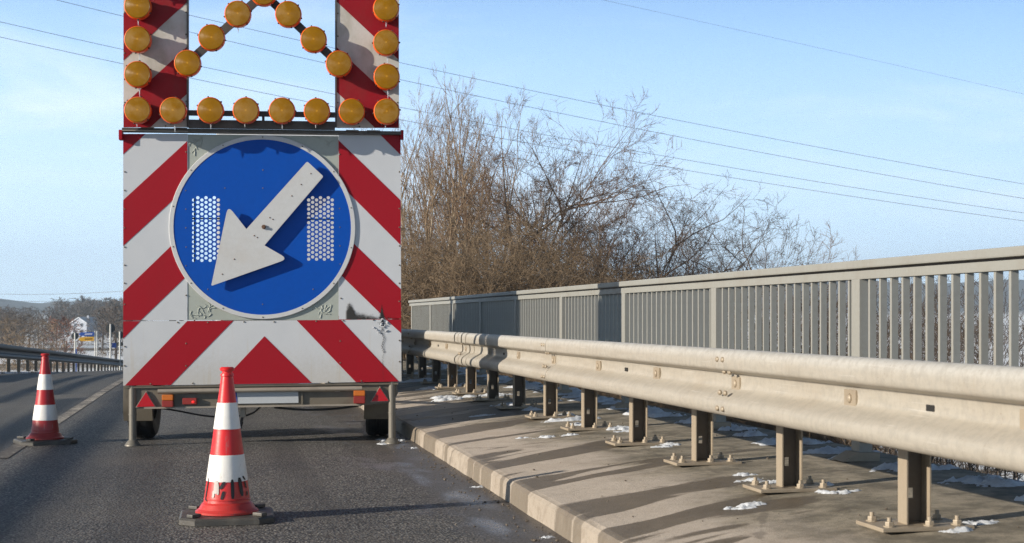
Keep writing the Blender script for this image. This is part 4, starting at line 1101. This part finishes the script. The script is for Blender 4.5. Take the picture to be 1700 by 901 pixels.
def tree_meshes(seed, H, r, maxlev=4, bm_=B_BROWN, tm_=None, stems=1, lean=0.0, **kw):
    rg = random.Random(seed); out = defaultdict(list)
    for s in range(stems):
        a = rg.uniform(0, 6.28); sp = 0 if stems == 1 else 0.28
        p = Vector((math.cos(a) * 0.3 * (stems > 1), math.sin(a) * 0.3 * (stems > 1), -0.3))
        d = Vector((math.cos(a) * sp * rg.uniform(.3, 1) + lean, math.sin(a) * sp * rg.uniform(.3, 1), 1))
        grow(rg, p, d, H * (0.95 if stems == 1 else rg.uniform(0.7, 1.0)), r, 0, maxlev, out, **kw)
    t_ = MB(); tubes_mesh(t_, out[0]); c_ = MB()
    for lv in range(1, 10): tubes_mesh(c_, out[lv])
    return t_.mesh('trunk', tm_ or bm_), c_.mesh('crown', bm_)
variants = {}
def variant(key, *a, **k):
    if key not in variants: variants[key] = tree_meshes(*a, **k)
    return variants[key]
V = {
 'tall':  lambda i: variant(('tall', i), 20 + i, 7.6, 0.075, 4, B_TAN, B_STEM, 3, wig=.09, up=.10, kids=(3, 5), spread=(.25, .65), shrink=(.35, .6)),
 'bushy': lambda i: variant(('bushy', i), 40 + i, 6.0, 0.06, 4, B_BROWN, B_DARK, 2, wig=.17, up=.03, kids=(4, 7), spread=(.4, .95), shrink=(.38, .62)),
 'dark':  lambda i: variant(('dark', i), 60 + i, 5.6, 0.07, 4, B_DARK, None, 1, lean=.12, wig=.2, up=.02, kids=(4, 6), spread=(.5, 1.1), shrink=(.4, .66)),
 'shrub': lambda i: variant(('shrub', i), 80 + i, 2.6, 0.022, 3, B_BRAMBLE, None, 9, wig=.22, up=.02, kids=(4, 6), spread=(.4, 1.1), shrink=(.4, .7), droop=.05),
 'sapling': lambda i: variant(('sapling', i), 90 + i, 3.6, 0.02, 3, B_DARK, None, 3, wig=.12, up=.06, kids=(3, 5), spread=(.4, .9), shrink=(.35, .55)),
}
def plant(kind, i, X, Y, scale, rz, name, label, cat, group, sz=None):
    t_, c_ = V[kind](i); z = terr(X, Y)
    o = empty(name, (X, Y, z), rz); o.scale = (scale, scale, scale * (sz or 1)); tag(o, label, cat, group)
    link('trunk' if kind not in ('shrub',) else 'stem', t_, o); link('crown' if kind not in ('shrub',) else 'twigs', c_, o); return o
def px2X(px, Y):
    return Y * math.tan(math.atan((px - 850) / F) + TH)
def mesh_h(kind, i): return max(max(v.co.z for v in m.vertices) for m in V[kind](i))
TREES = [  # photo x of the stem, distance along the road, variant, top y, label
 ('tall', 0, 668, 44, 165, 'slim tan tree rising directly behind the right edge of the trailer', ),
 ('tall', 1, 690, 41, 128, 'tall slim pale stemmed tree beside the trailer, its top near the upper wire'),
 ('tall', 2, 722, 46, 150, 'straight pale tree second from the trailer in the thicket'),
 ('tall', 0, 752, 52, 175, 'slender tan tree behind the front of the thicket, third from the trailer'),
 ('tall', 1, 796, 43, 150, 'pale upright tree with light bark in the middle of the thicket'),
 ('bushy', 0, 770, 39, 235, 'broad brown bush low in front of the pale upright trees'),
 ('bushy', 1, 838, 42, 215, 'dense brown tangle of branches right of the pale upright tree'),
 ('dark', 0, 872, 40, 170, 'dark crooked tree leaning right whose longest branch forks at the top wire'),
 ('bushy', 2, 905, 47, 225, 'brown bushy tree between the leaning dark tree and the rounded one'),
 ('dark', 1, 945, 41, 200, 'rounded dark branched tree with curling twigs at the top of the thicket'),
 ('bushy', 1, 965, 50, 215, 'brown twiggy tree standing behind the rounded dark tree'),
 ('bushy', 2, 870, 52, 205, 'brown twiggy tree behind the leaning dark tree'),
 ('tall', 2, 812, 50, 190, 'thin tan tree right of the middle of the thicket'),
 ('bushy', 0, 985, 45, 225, 'brown twiggy tree at the right shoulder of the thicket'),
 ('dark', 2, 1052, 40, 285, 'dark tree with a bare straight leader just right of the thicket'),
 ('bushy', 1, 1020, 38, 330, 'low brown bush at the foot of the tree with the straight leader'),
 ('dark', 0, 1140, 38, 310, 'dark bare tree with a long arching limb above the railing'),
 ('dark', 1, 1195, 39, 345, 'small dark tree between the arching limb and the forked tree'),
 ('dark', 2, 1250, 36, 340, 'dark forked tree standing over the middle of the railing'),
 ('bushy', 0, 1010, 46, 255, 'reddish brown twiggy tree just left of the straight leader'),
 ('bushy', 1, 1085, 43, 320, 'reddish brown bush right of the straight leader'),
 ('bushy', 2, 1165, 42, 355, 'low brown bush between the arching limb and the small dark tree'),
 ('bushy', 0, 1290, 40, 378, 'low brown bush beside the dark forked tree'),
 ('dark', 1, 1075, 45, 290, 'dark crooked tree just right of the straight leader, top below the lowest wire'),
 ('dark', 0, 1120, 41, 300, 'dark tree with crossing limbs left of the arching limb'),
 ('bushy', 1, 1215, 39, 352, 'twiggy brown bush in front of the dark forked tree'),
 ('dark', 2, 1310, 40, 350, 'dark spreading tree right of the forked tree'),
 ('bushy', 0, 1345, 42, 385, 'low brown bush near the right end of the row of trees'),
 ('dark', 1, 1385, 38, 372, 'small dark tree with a slanting top at the right end of the row'),
 ('bushy', 2, 1105, 44, 360, 'thin brown bush filling the gap behind the arching limb'),
 ('sapling', 0, 1300, 36, 365, 'thin sapling right of the dark forked tree'),
 ('dark', 0, 1345, 37, 378, 'little crooked tree with one branch pointing up to the right'),
 ('sapling', 1, 1400, 34, 385, 'last thin sapling before the open sky above the railing'),
]
for j, T_ in enumerate(TREES):
    kind, i, px, Y, top, label = T_[:6]
    X = px2X(px, Y); z = terr(X, Y); zc = X * ST + Y * CT
    zt = CAMH - (top - 527) / F * zc
    s = (zt - z) / mesh_h(kind, i) * ({'bushy': 1.12, 'dark': 1.10, 'tall': 1.04, 'sapling': 1.0}[kind] if px < 915 else 0.92 if px < 1000 else 1.04 if px < 1330 else 0.85)
    plant(kind, i, X, Y, s, rnd.uniform(0, 6.28), 'bare_tree', label, 'tree', 'bare trees beyond the railing')
# undergrowth
SHR = []
for j in range(20):
    px = 640 + 380 * (j / 19) + rnd.uniform(-18, 18); Y = rnd.uniform(33, 46); SHR.append((px, Y, rnd.uniform(1.0, 1.75)))
for j in range(22):
    px = 1000 + 420 * (j / 21) + rnd.uniform(-15, 15); Y = rnd.uniform(30, 40); SHR.append((px, Y, rnd.uniform(.8, 1.25)))
for j, (px, Y, s) in enumerate(SHR):
    plant('shrub', j % 4, px2X(px, Y), Y, s, rnd.uniform(0, 6.28), 'bramble_bush', 'tangled brown leafless bramble bush under the bare trees beyond the railing', 'bush', 'bramble bushes under the trees')
# sparse growth on the slope just outside the railing
for j in range(30):
    Y = 7.0 + j * 0.85 + rnd.uniform(-.4, .4); X = 4.5 + rnd.uniform(0, 3.2) + max(0, 12 - Y) * 0.1
    plant('shrub', j % 4, X, Y, rnd.uniform(.42, .66), rnd.uniform(0, 6.28), 'bramble_bush', 'low leafless bramble bush on the snowy bank just outside the railing', 'bush', 'brambles on the bank')
for j in range(16):
    Y = 11.0 + j * 1.25 + rnd.uniform(-.5, .5); X = px2X(1440 + 270 * ((j * 7) % 16) / 16, Y + 6); 
    plant('sapling', j % 3, X, Y + 6, (CAMH - (rnd.uniform(425, 475) - 527) / F * (X * ST + (Y + 6) * CT) - terr(X, Y + 6)) / mesh_h('sapling', j % 3), rnd.uniform(0, 6.28), 'sapling', 'thin leafless sapling seen through the bars of the railing', 'sapling', 'saplings behind the railing')

# ------------------------------------------------------------------ far woods (one mass) and left-hand trees
def low_tree(mb, rg, base, H, wd_, twr, n=150, up=0.5):
    tp = base + Vector((rg.gauss(0, .03) * H, 0, H * 0.6)); mb.tube([base - Vector((0, 0, .5)), tp], [H * 0.018, H * 0.008], 4, 0, caps=False)
    for _ in range(n):
        t = rg.uniform(0.18, 1.0); ang = rg.uniform(0, 6.28); rr2 = wd_ * math.sqrt(rg.random()) * math.sin(min(1, (t + .12)) * 2.6) ** 0.6 if t < .98 else 0
        rr2 = abs(rr2); c = base + Vector((math.cos(ang) * rr2, math.sin(ang) * rr2, t * H))
        d = Vector((math.cos(ang) * .7 + rg.gauss(0, .5), math.sin(ang) * .7 + rg.gauss(0, .5), up + rg.gauss(0, .5))).normalized()
        L = H * rg.uniform(0.07, 0.16); s = d.cross(Vector((rg.gauss(0, 1), rg.gauss(0, 1), rg.gauss(0, 1)))).normalized() * twr
        mb.add([c - d * L * .5 - s, c - d * L * .5 + s, c + d * L * .5 + s * .2, c + d * L * .5 - s * .2], [(0, 1, 2, 3)], 0)
rg = random.Random(77)
def wood(name, n, pxr, Yr, Hr, twr, mt, cnt=170):
    mb = MB()
    for _ in range(n):
        Y = rg.uniform(*Yr); X = px2X(rg.uniform(*pxr), Y); H = rg.uniform(*Hr)
        low_tree(mb, rg, Vector((X, Y, terr(X, Y))), H, H * 0.36, twr, cnt)
    return tag(mb.build(name, mt), kind='stuff')
wood('distant_wood', 34, (-60, 110), (620, 780), (8.5, 13), 0.16, B_FAR, 240)
wood('distant_wood', 40, (95, 220), (620, 760), (11, 17.5), 0.16, B_FAR, 260)
wood('distant_wood', 46, (-80, 95), (330, 430), (6, 10.5), 0.08, B_FAR, 240)
wood('distant_wood', 22, (172, 240), (480, 600), (10, 15), 0.13, B_FAR, 240)
wood('distant_wood', 130, (640, 1760), (330, 430), (5, 8.5), 0.09, B_FAR, 200)
wood('distant_hedge', 30, (900, 1760), (95, 130), (0.8, 1.4), 0.02, B_FAR, 120)
def single(name, px, Y, H, wd_, twr, mt, label, n=420, leaf=None):
    X = px2X(px, Y); z = terr(X, Y); o = empty(name, (X, Y, z)); tag(o, label, 'tree' if 'tree' in name else 'bush', None)
    mb = MB(); low_tree(mb, rg, Vector((0, 0, 0)), H, wd_, twr, n)
    t_ = MB(); t_.tube([(0, 0, -.4), (0.02 * H, 0, .35 * H), (0, 0, .7 * H)], [H * .02, H * .014, H * .006], 6, 0, caps=False)
    mb.build('crown', mt, o); t_.build('trunk', B_DARK, o)
def zY(py, px, Y):
    X = px2X(px, Y); zc = X * ST + Y * CT; return CAMH - (py - 527) / F * zc - terr(X, Y)
single('russet_tree', 106, 200, zY(527, 106, 200), 3.2, 0.055, B_RUST, 'russet tree with withered leaves, left of the white house', 750)
single('bare_tree', 12, 150, zY(528, 12, 150), 2.6, 0.03, B_BRAMBLE, 'tan bare tree at the left edge behind the far guardrail', 600)
single('bare_tree', 48, 170, zY(522, 48, 170), 3.0, 0.035, B_FAR, 'greyish brown bare tree second from the left edge', 600)
single('bare_tree', 72, 185, zY(533, 72, 185), 3.0, 0.035, B_BRAMBLE, 'low tan bare tree just left of the russet tree', 600)
single('bare_tree', 192, 230, zY(508, 192, 230), 3.4, 0.05, B_FAR, 'tall bare tree behind the round sign nearest the trailer', 650)
single('bare_tree', 170, 330, zY(512, 170, 330), 4.2, 0.06, B_FAR, 'grey bare tree between the house and the round sign', 600)
single('bush', 30, 120, zY(556, 30, 120), 2.2, 0.022, B_BRAMBLE, 'brown bush close behind the far guardrail at the left edge', 500)
single('bush', 88, 135, zY(566, 88, 135), 2.2, 0.022, B_BRAMBLE, 'brown bush under the russet tree behind the far guardrail', 500)
single('bush', 168, 175, zY(582, 168, 175), 1.0, 0.022, B_BRAMBLE, 'small brown bush on the snow left of the tall round sign', 260)
single('bush', 136, 170, zY(577, 136, 170), 2.0, 0.03, B_DARK, 'low dark shrub on the snow beside the white marker post', 90)

# ------------------------------------------------------------------ far house and road signs
M_HWALL = mat('house_render_shaded', (0.38, 0.41, 0.47), 0.8); M_HWIN = mat('house_window_dark', (0.05, 0.06, 0.08), 0.3)  # wall white toned down and bluish to stand for shade
M_SIGNBACK = mat('sign_back_dark', (0.035, 0.042, 0.045), 0.6); M_SPOST = mat('sign_post_light', (0.55, 0.55, 0.52), 0.5)
M_YEL = mat('direction_yellow', (0.62, 0.33, 0.01), 0.5); M_DBLUE = mat('direction_blue', (0.015, 0.07, 0.33), 0.5); M_TXT = mat('sign_text_white', (0.7, 0.7, 0.7), 0.5)
def house(px, Y, w_, dep, hw, hr, rz, label, base_py):
    p = at_depth(px, base_py, px2X(px, Y) * ST + Y * CT); o = empty('house', (p.x, p.y, p.z), rz); tag(o, label, 'house')
    b = MB(); b.prism([(-w_ / 2, -2.5), (w_ / 2, -2.5), (w_ / 2, hw), (0, hw + hr), (-w_ / 2, hw)], 0, dep); b.build('wall', M_HWALL, o)
    r_ = MB(); e = 0.4
    r_.add([(-w_ / 2 - e, -e, hw - .3), (0, -e, hw + hr + .12), (0, dep + e, hw + hr + .12), (-w_ / 2 - e, dep + e, hw - .3), (w_ / 2 + e, -e, hw - .3), (w_ / 2 + e, dep + e, hw - .3),
            (-w_ / 2 - e, -e, hw), (0, -e, hw + hr + .45), (0, dep + e, hw + hr + .45), (-w_ / 2 - e, dep + e, hw), (w_ / 2 + e, -e, hw), (w_ / 2 + e, dep + e, hw)],
           [(0, 3, 2, 1), (1, 2, 5, 4), (6, 7, 8, 9), (7, 10, 11, 8), (0, 1, 7, 6), (1, 4, 10, 7), (3, 9, 8, 2), (2, 8, 11, 5), (0, 6, 9, 3), (4, 5, 11, 10)], 0)
    ro = r_.build('roof', M_SNOW, o)
    c_ = MB(); c_.box(0.6, 1.3, dep * .4, dep * .4 + .7, hw + hr * .5, hw + hr + 1.0); c_.build('chimney', M_HWALL, ro)
    for (a, z_) in ((-1.6, .8), (1.2, .8), (-1.6, 3.2), (1.2, 3.2)):
        v_ = MB(); v_.box(a - .5, a + .5, -.08, .05, z_, z_ + 1.2); v_.build('window', M_HWIN, o)
house(131, 560, 6.5, 12, 4.6, 1.8, R(-25), 'white house with a snowy roof among the distant trees', 556)
house(148, 640, 12, 8, 2.4, 2.2, R(-80), 'long low building with a snow covered roof behind the white house', 549)

def ground_pt(px, Y): 
    X = px2X(px, Y); return Vector((X, Y, terr(X, Y)))
def round_sign(px, Y, cy, rpx, label, pr_=0.045):
    g = ground_pt(px, Y); zc = g.x * ST + g.y * CT; zc_h = CAMH - (cy - 527) / F * zc - g.z; rr2 = rpx / F * zc
    o = empty('road_sign', g); tag(o, label, 'road sign', 'round sign backs beyond the far guardrail')
    b = MB(); b.tube([(0, -0.05, -.3), (0, -0.05, zc_h + rr2 * .9)], pr_, 8); b.build('pole', M_SPOST, o)
    b = MB(); b.lathe([(0.0, 0), (rr2, 0), (rr2, 0.02), (0.0, 0.02)], 28, Matrix.Translation((0, 0.02, zc_h)) @ Matrix.Rotation(R(90), 4, 'X'), smooth=False); b.build('disc', M_SIGNBACK, o, recalc=True)
    return o
round_sign(124.5, 95, 557.5, 6.0, 'smallest round sign seen from its dark back, left of the direction signs')
o = round_sign(183.5, 80, 544.5, 7.6, 'tallest round sign seen from its dark back, on a pale pole')
b = MB(); g = ground_pt(183.5, 80); zc = g.x * ST + g.y * CT; k = zc / F
zz_ = CAMH - (573 - 527) * k - g.z
b.box(2.2 * k, 9.0 * k, -.02, .0, zz_ - 4 * k, zz_ + 4 * k); b.build('blue_plate', M_DBLUE, o)
o = round_sign(199, 84, 556, 6.6, 'round dark backed sign half hidden behind the trailer edge')
b = MB(); g = ground_pt(199, 84); zc = g.x * ST + g.y * CT; k = zc / F; zz_ = CAMH - (571 - 527) * k - g.z
b.box(-6 * k, 5 * k, .03, .05, zz_ - 3 * k, zz_ + 3 * k); b.build('lower_plate', M_SIGNBACK, o)
g = ground_pt(158.5, 90); zc = g.x * ST + g.y * CT; k = zc / F
o = empty('direction_sign', g); tag(o, 'blue and yellow direction arrows on twin pale posts pointing left', 'direction sign')
def hz(py): return CAMH - (py - 527) * k - g.z
for dx in (-0.6 * k, 2.4 * k):
    b = MB(); b.tube([(dx, 0, -.3), (dx, 0, hz(549))], 1.0 * k, 8); b.build('pole', M_SPOST, o)
for (mt, y0_, y1_) in ((M_DBLUE, 551.5, 557.5), (M_YEL, 559.5, 566)):
    b = MB(); ym = (y0_ + y1_) / 2
    b.prism([(-27.5 * k, hz(ym)), (-23 * k, hz(y0_)), (-2.2 * k, hz(y0_ - .4)), (-2.2 * k, hz(y1_ - .4)), (-23 * k, hz(y1_))], -.06, -.03); ar = b.build('arrow_board', mt, o)
    b = MB(); b.prism([(-17 * k, hz(ym - .7)), (-5 * k, hz(ym - 1.1)), (-5 * k, hz(ym + .3)), (-17 * k, hz(ym + .7))], -.066, -.0605)
    b.build('lettering', M_TXT if mt is M_DBLUE else M_PAINTBLACK, ar)
g = ground_pt(125.5, 100); zc = g.x * ST + g.y * CT; k = zc / F
o = empty('marker_post', g); tag(o, 'slim white marker post with a dark blue lower half behind the far guardrail', 'marker post')
b = MB(); hzz = CAMH - (567 - 527) * k - g.z; b.box(-1.9 * k, 1.9 * k, -.05, .05, hzz - 12 * k, hzz, 0, None, .01); b.build('cap', M_SPOST, o)
b = MB(); b.box(-1.8 * k, 1.8 * k, -.045, .045, -.2, hzz - 12 * k); b.build('shaft', M_DBLUE, o)

# ------------------------------------------------------------------ overhead power lines
M_WIRE = mat('wire', (0.16, 0.17, 0.19), 0.5, 0.3)
WIRES = [([(70, -8.6), (204, 28), (313, 54.5), (543, 105), (665, 132.5), (1100, 220), (1700, 330)], 70, 'second wire from the top of the four crossing behind the trailer'),
         ([(0, -50), (313, 24), (557, 79.4), (663, 103.5), (1100, 195.5), (1700, 305)], 72, 'topmost wire of the four crossing the sky behind the trailer'),
         ([(0, 38), (200, 79), (313, 105), (557, 156), (986, 241), (1100, 257.6), (1700, 353)], 80, 'third wire from the top of the four crossing behind the trailer'),
         ([(0, 63), (204, 104), (313, 128), (509, 168), (1100, 277.6), (1700, 366)], 82, 'lowest wire of the four crossing the sky behind the trailer'),
         ([(940, -14), (1000, 0), (1350, 77), (1700, 156)], 66, 'single thin wire crossing the upper right sky alone'),
         ([(-60, 486), (60, 488), (140, 487), (240, 480)], 420, 'upper of two faint far wires above the distant wood'),
         ([(-60, 497), (40, 500), (130, 499), (240, 494)], 440, 'lower of two faint far wires above the distant wood')]
for pts, dep, lab in WIRES:
    xs_ = np.array([p[0] for p in pts], float); ys_ = np.array([p[1] for p in pts], float)
    co_ = np.polyfit(xs_, ys_, 2)
    if dep < 300:
        a0, a1 = (-160, 1880) if xs_[0] < 500 else (850, 1880)
    else: a0, a1 = -60, 260
    P = [at_depth(a, float(np.polyval(co_, a)), dep * (1 + 0.25 * (a - 850) / 1700)) for a in np.linspace(a0, a1, 26)]
    b = MB(); b.tube(P, (0.00009 if dep == 66 else 0.00016) * dep if dep < 300 else 0.00009 * dep, 5); tag(b.build('power_line', M_WIRE), lab, 'power line', 'power lines across the sky')

# ------------------------------------------------------------------ unseen fence added left of the road, rails placed to shade the lane
fx = -9.0; fe = empty('shadow_fence', (fx, 0, 0)); tag(fe, 'unseen post and rail fence added to cast shadow bands on the left lane', 'fence')
M_FEN = mat('fence_steel', (0.25, 0.27, 0.26), 0.5, 0.3)
kx = tv.x / -tv.z; ky = tv.y / -tv.z
ya_, yb_ = -14, 46
for (sx, wv, a, b_) in ((-1.10, .125, ya_, yb_), (-1.80, .11, ya_, 16.5), (-2.15, .085, 17.6, 34.0), (-2.68, .15, ya_, 12.3), (-2.68, .08, 16.2, 26.0)):
    z = (sx - fx) / kx; m_ = MB(); m_.box(-.03, .03, a, b_, z - wv / 2, z + wv / 2); m_.build('rail', M_FEN, fe)
zt = (-1.12 - fx) / kx
for yv in (-7, 5.4, 17.8, 30.2, 42.6):
    m_ = MB(); m_.box(-.112, -.032, yv - .05, yv + .05, -1.6, zt + .02); m_.build('post', M_FEN, fe)

# ------------------------------------------------------------------ leftover snow, grit
sn = MB(); rs = random.Random(21)
def pave(X): return float(np.interp(X, [1.59, 2.0, 2.45, 2.6, 3.41, 3.68], [.12, .16, .196, .206, .231, .236]))
def clump(x, y, z, s, fl=0.3, n=9, slope=True):
    R_ = s * 1.5; N = 22 if s < .08 else 30; ax = rs.uniform(1.0, 1.9); seed = Vector((rs.uniform(0, 99), rs.uniform(0, 99), 0)); k0 = 1.1 / s
    hs = {}; vs = []; idx = {}
    for i in range(N + 1):
        for j in range(N + 1):
            u = (i / N * 2 - 1); v = (j / N * 2 - 1)
            q = Vector((u * ax * R_, v * R_, 0)) * k0 + seed
            f = mnoise.noise(q) * .55 + mnoise.noise(q * 2.3) * .35 + mnoise.noise(q * 5.1) * .25
            h_ = f + .30 - 1.05 * (u * u + v * v)
            hs[i, j] = h_; px_, py_ = x + u * ax * R_, y + v * R_
            zz = (pave(px_) if (slope and px_ > 1.62) else z)
            idx[i, j] = len(vs); vs.append((px_, py_, zz - 0.003 + min(max(h_, 0.0), .7) ** .6 * min(.045, .008 + s * fl * .9) * (1 + .5 * mnoise.noise(q * 9))))
    fs = [(idx[i, j], idx[i + 1, j], idx[i + 1, j + 1], idx[i, j + 1]) for i in range(N) for j in range(N) if max(hs[i, j], hs[i + 1, j], hs[i + 1, j + 1], hs[i, j + 1]) > 0.02]
    if fs:
        used = sorted({q for f in fs for q in f}); mp = {a: b for b, a in enumerate(used)}
        sn.add([vs[q] for q in used], [[mp[q] for q in f] for f in fs], 0, True)
def clump_px(px, py, s, n=9, h=0.127, fl=.3):
    for _ in range(6):
        zc = (CAMH - h) * F / (py - 527); p = cam2w(((px - 850) / F * zc, zc))
        if h > 0: h = pave(p.x)
    clump(p.x, p.y, h, s, fl, n, h > 0)
for (px, py, s, n) in ((1590, 880, .06, 14), (1560, 872, .06, 8), (1625, 868, .05, 10), (1250, 838, .05, 5), (1230, 842, .05, 5), (1238, 788, .05, 6), (1246, 797, .05, 5), (1285, 800, .05, 5), (1390, 817, .07, 9), (1365, 805, .05, 6),
                       (1115, 738, .07, 10), (1100, 742, .05, 6), (1205, 768, .06, 9), (1030, 712, .10, 14), (1045, 716, .06, 8), (950, 697, .13, 18), (938, 690, .10, 12), (965, 705, .08, 8), (905, 726, .06, 5), (945, 722, .05, 5), (880, 680, .10, 8),
                       (810, 657, .14, 12), (740, 664, .12, 10), (733, 660, .1, 6), (770, 640, .16, 10), (700, 632, .2, 12), (680, 622, .25, 14), (720, 645, .14, 8), (845, 672, .1, 8), (800, 690, .06, 4), (868, 727, .03, 3)):
    clump_px(px, py, s, n)
for j in range(46):
    clump(3.46 + rs.uniform(-.12, .08), 4.6 + j * .42 + rs.uniform(-.2, .2), .233, rs.uniform(.08, .17), .4)
for j in range(5): clump_px(635 + rs.gauss(0, 10), 738 + rs.gauss(0, 4), .04, 3, 0.0)
for j in range(4): clump(1.45 + rs.gauss(0, .04), rs.uniform(5.5, 12), .0, .03, .3, 3, False)
tag(sn.build('snow_remnants', M_SNOW), kind='stuff')
lsn = MB(); sn = lsn
for j in range(60):
    yv = 30 + j * 1.3; 
    if rs.random() < .75: clump(-6.3 + rs.uniform(-.8, .4), yv, prof(yv) - .05, rs.uniform(.25, .6), .35, 7, False)
tag(lsn.build('verge_snow', M_SNOW), kind='stuff')
M_GRIT = mat('grit', rough=0.8, fn=worn((0.13, 0.105, 0.08), 0.6, 40, (0.06, 0.05, 0.04), (1, 1, 1)))
gr = MB()
for j in range(520):
    yv = rs.uniform(4.8, 15); xv = 1.53 - abs(rs.gauss(0, .12)); r_ = min(.009, abs(rs.gauss(.0, .0028)) + .0015)
    gr.ico((xv, yv, r_ * .5), r_ * rs.uniform(.8, 1.5), r_, r_ * .8, 1, .2, 0, False, rs)
for j in range(160):
    yv = rs.uniform(4.8, 18); xv = rs.uniform(1.65, 3.6); r_ = min(.010, abs(rs.gauss(.0, .003)) + .002)
    gr.ico((xv, yv, pave(xv) + r_ * .5), r_ * rs.uniform(.8, 1.5), r_, r_ * .8, 1, .2, 0, False, rs)
tag(gr.build('grit', M_GRIT), kind='stuff')

# ------------------------------------------------------------------ haze
hm_ = bpy.data.materials.new('haze'); hm_.use_nodes = True; t_ = hm_.node_tree; t_.nodes.clear()
pv_ = t_.nodes.new('ShaderNodeVolumePrincipled'); pv_.inputs['Color'].default_value = (0.66, 0.83, 1.0, 1); pv_.inputs['Density'].default_value = 0.00032; pv_.inputs['Anisotropy'].default_value = 0.1
oo = t_.nodes.new('ShaderNodeOutputMaterial'); t_.links.new(pv_.outputs[0], oo.inputs['Volume'])
hzb = MB(); hzb.box(-2650, 2650, -700, 2950, -11, 128); tag(hzb.build('haze', hm_), kind='stuff')
